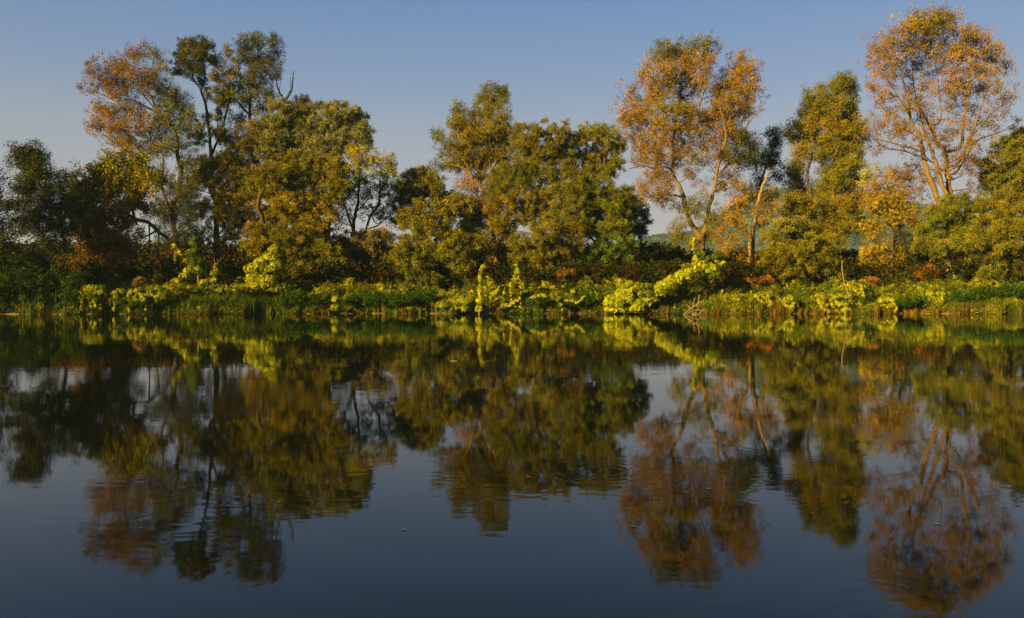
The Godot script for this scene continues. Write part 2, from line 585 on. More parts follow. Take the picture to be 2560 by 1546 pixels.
func trees() -> void:
	tree("shadowed_tree", "dark slender leafy tree with a ragged top standing alone at the edge of the grove", "tree", 64.0, {
		"kind": "poplar", "bark": "bark_dark", "deep": 1.2, "size": 0.95, "per": 4,
		"limbs": [[172, 690, 7, 160, 600, 6, 142, 528, 5, 112, 490, 4, 92, 455, 3, 80, 410, 2.5, 68, 365, 1.5], [142, 528, 4, 160, 480, 2, 158, 430, 1], [150, 560, 4, 180, 500, 2.5, 188, 440, 1], [120, 500, 3, 60, 500, 2, 35, 515, 1]],
		"crown": [[DARK_GREEN, 26.0, [66, 378, 24, 24, 50, 388, 22, 16, 88, 392, 22, 26, 62, 412, 36, 18, 95, 425, 24, 22, 70, 445, 40, 20, 100, 455, 30, 18, 60, 475, 40, 22, 95, 490, 36, 22, 45, 510, 36, 20, 85, 525, 40, 24, 130, 480, 28, 20, 153, 445, 14, 26, 187, 448, 16, 28, 165, 485, 34, 22, 140, 520, 34, 24, 175, 530, 34, 26, 125, 560, 36, 26, 85, 570, 40, 26, 70, 405, 26, 22, 84, 436, 26, 24, 55, 555, 30, 20, 160, 575, 36, 24, 120, 600, 36, 20]]]})
	tree("dark_edge_tree", "near black tree leaning in at the very edge of the bank by the dark thicket", "tree", 60.0, {
		"kind": "oval", "bark": "bark_dark", "deep": 1.5, "size": 1.1,
		"limbs": [[-95, 720, 9, -80, 620, 7, -55, 560, 5, -20, 530, 3]],
		"crown": [[DARK_GREEN, 40.0, [8, 560, 32, 26, -15, 520, 30, 30, 18, 590, 22, 20, -50, 500, 55, 50, -70, 590, 60, 40, -20, 600, 30, 30, 10, 625, 22, 14, -90, 440, 60, 50]]]})
	tree("leaning_tree", "broad rust and yellow green tree leaning over on a slanting trunk above the vine mound", "tree", 68.0, {
		"kind": "oval", "bark": "bark_dark", "deep": 2.0, "size": 1.15, "per": 4, "spread": 0.2, "more": 1.4,
		"limbs": [[482, 690, 7, 469, 661, 6.5, 435, 612, 6.5, 398, 582, 6.5, 370, 556, 6, 341, 548, 5.5, 300, 520, 5, 262, 480, 3], [341, 548, 5, 330, 490, 4, 318, 430, 2], [390, 575, 4, 360, 590, 3, 318, 600, 2], [398, 582, 3, 396, 650, 1.5], [372, 560, 3, 372, 650, 1.5]],
		"crown": [
			[Color(0.135, 0.122, 0.008), 40.0, [312, 398, 40, 24, 275, 412, 34, 22, 245, 428, 24, 20, 345, 405, 34, 22, 300, 432, 45, 22, 260, 448, 36, 18]],
			[OLIVE_WARM, 40.0, [340, 440, 40, 24, 230, 462, 34, 22, 285, 466, 44, 24, 335, 480, 38, 24, 380, 450, 26, 26, 205, 495, 30, 24, 250, 500, 40, 26]],
			[RUST * 1.1, 30.0, [300, 515, 40, 26, 345, 515, 34, 20, 240, 540, 40, 24, 285, 556, 40, 20, 205, 540, 30, 26, 240, 575, 34, 20, 215, 565, 34, 24, 265, 590, 34, 22, 330, 590, 26, 18, 290, 590, 26, 20, 310, 560, 22, 20, 275, 612, 34, 18]],
			[BROWN * 1.1, 26.0, [215, 590, 34, 24, 250, 615, 30, 22, 295, 630, 24, 26, 315, 640, 16, 34, 270, 650, 24, 24, 225, 640, 26, 26]]]})
	tree("leaning_poplar", "tall crooked poplar with thin rusty leaves spreading above the yellow green tree", "tree", 80.0, {
		"kind": "poplar", "bark": "bark_dark", "deep": 2.2, "size": 0.9, "per": 3, "spread": 0.34, "more": 1.6,  # dark bark paints in the shade of foliage on the lower trunk
		"limbs": [[440, 640, 9, 437, 599, 9, 430, 522, 9, 443, 485, 8.5, 452, 428, 8, 444, 389, 7, 443, 372, 7, 436, 324, 5, 403, 287, 4, 375, 239, 3, 372, 199, 2, 385, 150, 1],
			[444, 389, 5, 420, 372, 5, 385, 362, 4, 349, 381, 4, 318, 378, 3, 284, 361, 2.5, 241, 335, 2, 212, 316, 1], [398, 284, 3.5, 355, 262, 3, 321, 247, 2.5, 284, 250, 2, 256, 236, 1.5, 227, 225, 1],
			[430, 522, 6, 410, 468, 4.5, 417, 430, 3, 424, 395, 2], [436, 324, 4, 452, 290, 2.5, 470, 270, 1], [403, 287, 3, 350, 215, 2, 330, 150, 1], [375, 239, 2.5, 330, 205, 2, 265, 175, 1], [349, 381, 3, 318, 340, 2, 285, 305, 1], [430, 540, 4, 465, 500, 3, 480, 440, 1.5]],
		"crown": [
			[RUST, 14.0, [228, 180, 13, 16, 262, 170, 26, 16, 300, 165, 30, 20, 338, 132, 22, 20, 345, 185, 32, 24, 290, 200, 34, 20, 255, 210, 24, 16, 218, 222, 12, 10, 320, 225, 40, 18, 275, 232, 22, 16]],
			[AMBER, 13.0, [280, 283, 40, 18, 248, 277, 16, 16, 330, 275, 40, 24, 300, 320, 45, 24, 250, 312, 24, 18, 355, 320, 38, 26, 345, 365, 46, 18, 300, 355, 30, 14, 385, 345, 24, 22, 222, 318, 10, 8]],
			[OLIVE, 15.0, [322, 128, 12, 12, 385, 138, 22, 22, 400, 170, 14, 18, 370, 200, 28, 28, 396, 235, 18, 24, 395, 300, 26, 24, 400, 370, 36, 22]],
			[OLIVE_GREEN, 15.0, [420, 225, 14, 18, 438, 245, 24, 26, 415, 265, 26, 22, 455, 275, 24, 22, 483, 290, 16, 22, 425, 310, 32, 26, 462, 325, 26, 26, 455, 365, 34, 24, 478, 410, 26, 30]],
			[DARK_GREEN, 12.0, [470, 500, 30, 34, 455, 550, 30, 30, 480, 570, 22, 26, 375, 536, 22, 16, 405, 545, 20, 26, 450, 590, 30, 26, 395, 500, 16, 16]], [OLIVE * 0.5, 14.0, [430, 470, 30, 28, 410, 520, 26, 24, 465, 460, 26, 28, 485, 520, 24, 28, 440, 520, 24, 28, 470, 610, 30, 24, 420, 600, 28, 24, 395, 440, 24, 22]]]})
	tree("tufted_tree", "tall bare stemmed tree with one round leaf tuft on top of a long thin stem", "tree", 83.0, {
		"kind": "willow", "bark": "bark_dark", "deep": 1.2, "size": 0.9, "per": 4, "spread": 0.15, "more": 1.8,  # stem shaded by leaves, the shade put in as dark bark
		"limbs": [[541, 650, 12, 540, 622, 11, 540, 570, 10, 541, 519, 10, 533, 471, 9, 526, 420, 8, 526, 381, 7, 524, 340, 5, 520, 310, 5, 514, 262, 4.5, 500, 222, 4, 484, 199, 3, 478, 165, 1.5],
			[526, 381, 5, 534, 350, 4, 548, 296, 4, 557, 239, 3, 556, 190, 2, 560, 140, 1], [500, 222, 3, 506, 190, 2, 500, 140, 1], [484, 199, 2, 455, 175, 1.5, 445, 150, 1], [541, 519, 6, 515, 470, 4, 500, 420, 2], [545, 590, 4, 568, 570, 2.5, 590, 560, 1.5], [533, 471, 5, 560, 430, 3, 580, 390, 1.5]],
		"crown": [
			[Color(0.062, 0.058, 0.013), 34.0, [468, 122, 26, 20, 500, 112, 24, 18, 450, 148, 20, 20, 490, 145, 36, 24, 520, 130, 14, 18, 440, 186, 12, 10, 478, 178, 28, 18, 512, 165, 16, 20, 507, 205, 10, 20]],
			[OLIVE_WARM, 22.0, [548, 150, 14, 22, 562, 130, 12, 16, 556, 185, 24, 24, 540, 190, 10, 12, 575, 170, 14, 22]],
			[OLIVE_GREEN, 36.0, [560, 225, 24, 26, 552, 255, 18, 24, 570, 240, 14, 20, 545, 290, 14, 20, 518, 250, 6, 12]],
			[OLIVE, 28.0, [506, 301, 18, 16, 545, 330, 22, 16, 575, 345, 30, 22, 600, 368, 36, 22, 505, 330, 24, 14, 490, 350, 20, 14]],
			[OLIVE_WARM, 36.0, [505, 412, 34, 24, 535, 425, 30, 26, 495, 440, 22, 22, 520, 452, 28, 20, 555, 470, 24, 26, 575, 430, 30, 30, 590, 480, 34, 34, 570, 520, 26, 26, 605, 530, 30, 26, 600, 430, 20, 26]],
			[DARK_GREEN, 20.0, [560, 560, 20, 20, 520, 590, 16, 26, 500, 600, 16, 20, 570, 600, 30, 26]], [OLIVE_WARM, 34.0, [560, 400, 26, 22, 590, 410, 26, 22, 610, 450, 28, 26, 560, 500, 30, 24, 600, 500, 34, 28, 620, 560, 30, 26, 545, 540, 20, 22, 590, 560, 28, 22, 480, 470, 20, 22, 510, 520, 18, 22]]]})
	tree("twin_topped_tree", "tall dark green tree forking high up beside the round tufted one", "tree", 83.5, {
		"kind": "poplar", "bark": "bark_dark", "deep": 1.6, "size": 0.9, "per": 4,  # dark bark colour stands in for foliage shade on this trunk
		"limbs": [[668, 660, 10, 655, 600, 9, 650, 528, 8.5, 632, 430, 8, 626, 352, 7, 628, 324, 7, 622, 287, 6.5, 626, 250, 4, 630, 225, 3.5, 640, 176, 2.5, 646, 130, 1.5],
			[622, 287, 4.5, 592, 253, 4, 580, 246, 3.5, 588, 215, 2, 600, 165, 1], [628, 225, 2.5, 660, 190, 2, 685, 150, 1], [622, 287, 3, 655, 262, 2, 685, 245, 1], [640, 176, 2, 620, 140, 1.5, 615, 110, 1]],
		"crown": [
			[Color(0.062, 0.060, 0.015), 24.0, [615, 112, 22, 20, 640, 104, 20, 16, 662, 108, 22, 18, 690, 112, 16, 22, 640, 145, 34, 22, 682, 148, 22, 22, 606, 140, 18, 22, 665, 180, 28, 22, 625, 185, 28, 26, 690, 180, 10, 14]],
			[OLIVE_GREEN, 22.0, [604, 215, 22, 22, 645, 222, 32, 22, 676, 245, 22, 18, 660, 270, 24, 14, 625, 258, 26, 20, 690, 262, 12, 10, 600, 250, 14, 14]],
			[OLIVE_WARM, 22.0, [640, 330, 24, 22, 606, 335, 26, 24, 650, 370, 24, 24, 610, 400, 30, 26, 640, 430, 20, 26, 620, 470, 26, 30]], [OLIVE, 22.0, [600, 300, 26, 20, 650, 300, 24, 20, 600, 370, 30, 24, 650, 400, 26, 24, 635, 450, 30, 26, 600, 440, 28, 26, 625, 500, 28, 28, 660, 470, 20, 24]]]})
	dead_fork()
	tree("silvery_willow", "tall grey green willow with round billowing tops behind the olive willow", "tree", 84.0, {
		"kind": "willow", "bark": "bark_warm", "deep": 2.0, "size": 0.9, "per": 5, "spread": 0.13, "more": 1.35, "twigs": 0.4,
		"limbs": [[690, 560, 9, 692, 450, 7, 692, 395, 6, 694, 322, 4, 706, 280, 2], [692, 450, 6, 715, 420, 5, 733, 372, 4, 736, 330, 3, 756, 280, 1.5], [722, 390, 3, 745, 360, 2.5, 775, 320, 1]],
		"crown": [[GREY_GREEN, 60.0, [707, 274, 30, 24, 752, 265, 24, 20, 768, 284, 22, 24, 740, 292, 26, 22, 705, 310, 38, 24, 673, 317, 30, 22, 662, 345, 24, 22, 736, 327, 30, 22, 770, 318, 26, 28, 685, 350, 38, 24, 740, 360, 36, 24, 775, 352, 28, 24, 700, 385, 30, 22, 670, 380, 24, 20]]]})
	tree("domed_willow", "grey olive willow with a wide smooth domed top just beyond the yellow crowned tree", "tree", 82.5, {
		"kind": "willow", "bark": "bark_warm", "deep": 2.2, "size": 0.9, "per": 5, "spread": 0.13, "more": 1.35, "twigs": 0.35,
		"limbs": [[822, 560, 9, 824, 470, 7, 824, 402, 6, 822, 370, 4, 816, 310, 2], [824, 402, 4, 860, 350, 3, 884, 310, 1.5]],
		"crown": [[Color(0.15, 0.14, 0.05), 66.0, [812, 274, 28, 18, 834, 270, 24, 16, 863, 278, 28, 18, 892, 300, 24, 24, 910, 328, 16, 28, 914, 355, 14, 18, 868, 312, 40, 26, 826, 302, 36, 24, 880, 345, 40, 24, 838, 340, 36, 26, 806, 330, 24, 26, 800, 365, 30, 24, 850, 372, 40, 20, 806, 390, 34, 20]]]})
	tree("olive_willow", "wide bushy olive gold willow hanging low over the bright vine drape", "tree", 70.0, {
		"kind": "willow", "bark": "bark_dark", "deep": 2.4, "size": 0.95, "per": 5, "spread": 0.13, "more": 1.35, "twigs": 0.35,
		"limbs": [[700, 715, 12, 690, 650, 11, 668, 590, 10, 655, 550, 9, 645, 505, 7, 668, 460, 4], [690, 650, 8, 730, 560, 6, 745, 470, 4, 757, 410, 2], [690, 650, 7, 770, 600, 5, 800, 520, 3], [668, 590, 5, 640, 580, 3]],
		"crown": [
			[OLIVE, 66.0, [758, 402, 42, 22, 710, 412, 36, 22, 807, 410, 34, 22, 843, 418, 28, 20, 680, 440, 34, 28, 730, 440, 40, 26, 780, 436, 40, 26, 825, 444, 36, 26, 652, 470, 22, 26, 695, 476, 42, 26, 750, 476, 42, 26, 800, 476, 38, 24, 845, 470, 24, 22]],
			[OLIVE_WARM, 70.0, [690, 510, 42, 24, 735, 515, 45, 26, 785, 515, 42, 26, 825, 505, 26, 22, 660, 556, 28, 22, 700, 545, 42, 22, 750, 552, 45, 24, 800, 552, 40, 24, 640, 584, 28, 24, 618, 612, 14, 20, 645, 615, 22, 18]],
			[OLIVE, 70.0, [690, 590, 42, 26, 740, 596, 46, 28, 790, 592, 42, 26, 722, 636, 46, 26, 770, 640, 44, 26, 815, 635, 30, 30, 715, 676, 40, 22, 762, 684, 44, 20, 806, 682, 34, 20, 680, 630, 24, 26]], [OLIVE_WARM, 66.0, [700, 702, 44, 20, 750, 710, 44, 16, 800, 706, 40, 18, 842, 690, 26, 20, 842, 650, 24, 24, 830, 610, 26, 26]]]})
	tree("yellow_crowned_tree", "slim open tree with two glowing yellow tops and black stems against the sky", "tree", 76.0, {
		"kind": "oval", "bark": "bark_dark", "deep": 1.4, "size": 0.95, "per": 4,
		"limbs": [[884, 680, 7, 882, 585, 6.5, 889, 529, 6, 895, 500, 5, 897, 440, 3.5, 905, 395, 2], [884, 575, 5, 868, 524, 3.5, 858, 490, 2.5, 862, 455, 1.5], [895, 600, 6, 919, 575, 5, 931, 541, 4.5, 951, 520, 4, 957, 470, 3, 960, 420, 1.5], [919, 575, 3, 950, 565, 2.5, 972, 545, 1.5], [931, 541, 3, 945, 560, 2, 985, 535, 1], [889, 529, 3, 915, 500, 2, 922, 478, 1]],
		"crown": [
			[YELLOW, 34.0, [907, 388, 28, 22, 888, 398, 16, 20, 915, 410, 24, 18, 890, 424, 26, 16, 963, 402, 26, 16, 950, 414, 16, 12]],
			[YELLOW_GREEN, 30.0, [978, 418, 20, 18, 960, 432, 24, 12, 930, 425, 12, 12, 985, 436, 12, 10]],
			[GREEN * 0.75, 22.0, [892, 462, 28, 26, 870, 450, 18, 20, 955, 462, 24, 24, 935, 490, 22, 20, 985, 455, 16, 18, 905, 495, 18, 18, 862, 500, 20, 18, 843, 555, 26, 20, 860, 535, 16, 18, 975, 500, 22, 20, 980, 536, 24, 26, 950, 545, 14, 12, 910, 530, 12, 14]], [GREEN * 0.75, 24.0, [915, 450, 24, 20, 940, 462, 20, 16, 880, 490, 22, 20, 930, 520, 18, 16, 962, 520, 20, 18, 992, 480, 20, 24, 850, 530, 24, 22]]]})
	tree("brown_green_bush", "brownish green rounded bush crowding between the two olive willows", "bush", 71.0, {
		"kind": "willow", "bark": "bark_dark", "deep": 1.3, "size": 0.9, "per": 5, "spread": 0.13, "more": 1.35, "twigs": 0.3,
		"limbs": [[900, 715, 6, 900, 670, 5, 890, 620, 3], [900, 690, 4, 940, 640, 2]],
		"crown": [[Color(0.135, 0.105, 0.024), 62.0, [872, 602, 34, 22, 920, 596, 34, 20, 958, 598, 26, 22, 850, 640, 30, 26, 895, 636, 40, 26, 945, 634, 32, 26, 862, 678, 36, 24, 910, 676, 38, 24, 950, 668, 26, 22, 890, 704, 40, 14, 830, 700, 26, 18]]]})
	tree("round_headed_willow", "willow with a small round head rising from behind a wide front bush", "tree", 79.0, {
		"kind": "willow", "bark": "bark_dark", "deep": 1.8, "size": 0.9, "per": 5, "spread": 0.13, "more": 1.35, "twigs": 0.35,
		"limbs": [[1055, 680, 8, 1056, 560, 7, 1052, 500, 5, 1050, 450, 2], [1056, 560, 4, 1090, 510, 2]],
		"crown": [[OLIVE, 62.0, [1050, 440, 38, 18, 1028, 450, 24, 18, 1072, 452, 28, 18, 1010, 468, 18, 18, 1092, 472, 16, 16, 1045, 470, 44, 18, 1030, 494, 36, 18, 1080, 496, 26, 16]],
			[OLIVE_WARM, 50.0, [1100, 492, 28, 20, 1130, 512, 26, 20, 1148, 530, 32, 22, 1172, 545, 26, 22, 1010, 516, 26, 20, 1000, 545, 22, 24]]]})
	tree("wide_olive_bush", "wide dense olive bush with pale crooked sticks poking out near the vine clad post", "bush", 68.0, {
		"kind": "oval", "bark": "bark_dark", "deep": 1.8, "size": 0.85, "per": 5, "spread": 0.13, "more": 1.35, "twigs": 0.35,
		"limbs": [[1075, 720, 8, 1075, 660, 7, 1070, 590, 4], [1075, 690, 6, 1130, 620, 4], [1075, 690, 5, 1020, 640, 3]],
		"crown": [
			[OLIVE, 66.0, [1060, 522, 48, 24, 1105, 540, 40, 24, 1026, 550, 40, 24, 1072, 568, 46, 24, 1120, 576, 38, 22, 1160, 580, 30, 24, 1040, 600, 44, 24, 1090, 606, 44, 24, 1135, 612, 36, 24, 1175, 612, 26, 22, 1006, 630, 30, 22]],
			[OLIVE_GREEN, 62.0, [1050, 636, 44, 24, 1100, 640, 42, 24, 1148, 644, 34, 24, 1000, 660, 30, 20, 1040, 668, 40, 22, 1085, 672, 40, 22, 1130, 680, 38, 22, 1165, 668, 24, 22, 1020, 700, 28, 14, 1075, 700, 36, 16, 1120, 706, 34, 14, 1200, 640, 20, 20]]]})
	tree("middle_poplar", "olive and orange poplar with a notched pointed top in the middle of the row", "tree", 80.0, {
		"kind": "poplar", "bark": "bark_warm", "deep": 2.2, "size": 0.95, "per": 4,
		"limbs": [[1240, 660, 9, 1232, 560, 8, 1225, 500, 7, 1206, 470, 6, 1181, 443, 5, 1155, 419, 4, 1118, 411, 2], [1228, 520, 6, 1225, 430, 5, 1222, 360, 4, 1225, 290, 2.5, 1225, 235, 1], [1225, 430, 4, 1250, 380, 3, 1255, 320, 1.5], [1206, 470, 4, 1190, 400, 3, 1180, 330, 2, 1150, 280, 1], [1181, 443, 3, 1140, 370, 2, 1100, 340, 1]],
		"crown": [
			[OLIVE_GREEN, 32.0, [1218, 228, 22, 16, 1246, 232, 16, 14, 1265, 238, 10, 18, 1206, 248, 18, 16, 1240, 258, 30, 16, 1143, 273, 12, 18, 1147, 292, 14, 14, 1094, 334, 12, 13, 1108, 352, 18, 14, 1094, 413, 16, 9]],
			[OLIVE, 34.0, [1179, 285, 17, 18, 1208, 285, 26, 20, 1242, 284, 28, 18, 1269, 284, 8, 12, 1143, 312, 18, 14, 1172, 318, 26, 20, 1245, 312, 30, 20, 1265, 330, 16, 24, 1125, 375, 26, 16, 1145, 345, 18, 16, 1123, 411, 20, 10]],
			[OLIVE_WARM, 38.0, [1196, 330, 38, 26, 1190, 365, 42, 26, 1245, 345, 32, 24, 1245, 376, 34, 26, 1160, 386, 30, 20, 1160, 411, 30, 18, 1205, 405, 40, 26, 1255, 405, 28, 26, 1270, 370, 14, 20]],
			[AMBER, 20.0, [1184, 440, 28, 16, 1160, 460, 20, 14, 1215, 440, 24, 20, 1222, 490, 20, 26, 1190, 475, 16, 14, 1235, 520, 20, 22, 1150, 475, 14, 12]], [OLIVE, 34.0, [1200, 520, 34, 26, 1190, 556, 36, 22, 1170, 520, 24, 20, 1160, 500, 26, 20, 1240, 450, 26, 26, 1250, 480, 24, 24]], [OLIVE_WARM, 40.0, [1232, 556, 28, 22, 1208, 604, 32, 20, 1250, 604, 30, 22, 1228, 640, 30, 20]]]})
	tree("orange_limbed_willow", "willow with lit orange limbs and several small tufted tops beside the middle poplar", "tree", 76.5, {
		"kind": "willow", "bark": "bark_warm", "deep": 1.8, "size": 0.8, "per": 4, "spread": 0.13, "more": 1.5, "twigs": 0.5,
		"limbs": [[1337, 690, 8, 1337, 587, 7, 1337, 543, 6.5, 1342, 490, 6, 1354, 455, 5, 1347, 443, 4, 1340, 414, 3.5, 1324, 390, 2.5, 1310, 345, 1.5], [1354, 455, 4.5, 1367, 446, 4.5, 1384, 411, 4, 1388, 382, 3.5, 1398, 350, 2.5, 1409, 318, 1.2], [1346, 423, 3, 1347, 394, 2.5, 1345, 340, 1.2], [1388, 382, 2.5, 1375, 350, 2, 1372, 318, 1], [1337, 570, 4, 1280, 520, 3, 1262, 460, 2]],
		"crown": [
			[OLIVE, 52.0, [1308, 318, 22, 15, 1293, 343, 18, 18, 1315, 345, 20, 18, 1342, 329, 11, 14, 1374, 315, 20, 14, 1410, 308, 10, 11, 1367, 336, 28, 16, 1347, 350, 18, 16, 1384, 350, 22, 18, 1410, 333, 12, 14, 1330, 372, 15, 10, 1300, 370, 24, 14, 1354, 375, 18, 14, 1404, 372, 18, 14, 1301, 394, 20, 14]],
			[OLIVE_GREEN, 52.0, [1257, 436, 36, 22, 1293, 419, 34, 18, 1310, 440, 30, 24, 1269, 465, 42, 22, 1318, 468, 34, 22, 1360, 400, 24, 18, 1375, 430, 26, 18, 1335, 500, 24, 20]],
			[OLIVE_WARM, 52.0, [1240, 500, 36, 24, 1285, 500, 38, 24, 1325, 520, 26, 22, 1360, 496, 34, 24, 1250, 535, 34, 24, 1295, 545, 32, 24, 1255, 568, 26, 16, 1285, 580, 26, 16, 1370, 530, 30, 22]], [OLIVE, 50.0, [1395, 470, 30, 26, 1385, 520, 34, 26, 1390, 448, 28, 22, 1420, 420, 24, 20, 1350, 550, 34, 22, 1330, 420, 24, 22]], [OLIVE, 50.0, [1330, 395, 30, 20, 1360, 366, 24, 18, 1300, 430, 34, 22, 1402, 396, 22, 18, 1376, 400, 24, 18, 1325, 355, 18, 14]]]})
	tree("umbrella_willow", "small flat topped willow spreading like an umbrella just before the big orange poplar", "tree", 78.0, {
		"kind": "willow", "bark": "bark_warm", "deep": 1.2, "size": 0.8, "per": 4, "spread": 0.13, "more": 1.5, "twigs": 0.5,
		"limbs": [[1496, 640, 7, 1494, 520, 6, 1486, 440, 5, 1483, 411, 4.5, 1481, 370, 3.5, 1490, 340, 1.5], [1488, 450, 4, 1508, 415, 3, 1514, 382, 2.5, 1525, 350, 1.5], [1490, 470, 4, 1440, 445, 3, 1425, 433, 2.5, 1408, 411, 2], [1440, 445, 2.5, 1436, 420, 2, 1438, 395, 1]],
		"crown": [[GREY_GREEN, 70.0, [1480, 325, 34, 14, 1505, 333, 34, 16, 1532, 350, 24, 16, 1545, 364, 14, 14, 1468, 345, 22, 16, 1500, 355, 38, 14, 1530, 372, 22, 12]],
			[OLIVE_GREEN, 60.0, [1427, 368, 26, 22, 1444, 390, 24, 16, 1412, 385, 18, 18, 1440, 355, 18, 14, 1513, 420, 34, 20, 1542, 412, 20, 16, 1500, 436, 30, 16, 1480, 425, 16, 16]], [OLIVE_GREEN, 46.0, [1450, 425, 28, 20, 1470, 402, 18, 16, 1455, 450, 26, 18]], [OLIVE, 50.0, [1490, 385, 26, 18, 1520, 395, 24, 16, 1478, 405, 22, 18, 1430, 345, 18, 16]]]})
	tree("dark_back_willow", "blackish green feathery willow half hidden beside the gap with the distant hill", "tree", 80.0, {  # stands for the shaded side of the green willow, shade painted as DARK_GREEN
		"kind": "willow", "bark": "bark_dark", "deep": 1.4, "size": 0.9, "per": 5, "spread": 0.13, "more": 1.35, "twigs": 0.4,
		"limbs": [[1560, 660, 7, 1560, 580, 6, 1565, 530, 4, 1580, 500, 2], [1560, 590, 4, 1590, 570, 2]],
		"crown": [[DARK_GREEN, 50.0, [1570, 492, 22, 18, 1590, 505, 18, 16, 1575, 525, 34, 24, 1600, 530, 20, 20, 1612, 545, 10, 12, 1585, 555, 30, 22, 1595, 578, 18, 18, 1565, 580, 26, 20, 1575, 600, 18, 12]]]})
	tree("green_willow", "full green willow with rounded tiers reaching down almost to the vine mound", "tree", 72.0, {
		"kind": "willow", "bark": "bark_dark", "deep": 1.8, "size": 0.9, "per": 5, "spread": 0.13, "more": 1.35, "twigs": 0.35,
		"limbs": [[1500, 715, 9, 1498, 640, 8, 1490, 560, 6, 1485, 480, 3], [1498, 640, 6, 1530, 570, 4, 1535, 510, 2], [1496, 610, 5, 1440, 540, 3, 1425, 470, 2]],
		"crown": [
			[OLIVE_GREEN, 62.0, [1483, 465, 42, 22, 1440, 450, 28, 22, 1415, 470, 34, 24, 1500, 492, 50, 24, 1448, 492, 42, 24, 1544, 492, 34, 20, 1420, 515, 36, 22, 1470, 520, 46, 24, 1525, 522, 44, 26, 1555, 545, 26, 24, 1500, 548, 46, 24, 1450, 550, 36, 22, 1534, 572, 40, 20, 1490, 578, 36, 20]],
			[GREEN, 56.0, [1532, 608, 40, 22, 1555, 636, 30, 24, 1505, 630, 36, 24, 1525, 656, 36, 22, 1490, 656, 34, 24, 1482, 684, 30, 16, 1512, 682, 26, 14, 1462, 640, 22, 22]]]})
	tree("brown_olive_bush", "big brown olive bush with rust patches and a dark hollow low in its side", "bush", 70.0, {
		"kind": "oval", "bark": "bark_dark", "deep": 1.8, "size": 0.85, "per": 5, "spread": 0.13, "more": 1.35, "twigs": 0.35,
		"limbs": [[1385, 735, 8, 1380, 660, 7, 1360, 600, 4], [1382, 690, 5, 1420, 610, 3], [1382, 700, 5, 1320, 650, 3]],
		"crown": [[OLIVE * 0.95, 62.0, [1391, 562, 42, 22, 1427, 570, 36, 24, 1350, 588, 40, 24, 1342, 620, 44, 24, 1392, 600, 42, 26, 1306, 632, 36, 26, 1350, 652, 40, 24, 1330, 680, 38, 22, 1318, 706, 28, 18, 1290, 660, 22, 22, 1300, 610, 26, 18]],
			[OLIVE_WARM * 0.7, 40.0, [1430, 606, 38, 26, 1410, 634, 38, 22, 1445, 630, 26, 24, 1440, 575, 26, 26, 1385, 650, 22, 18]]]})
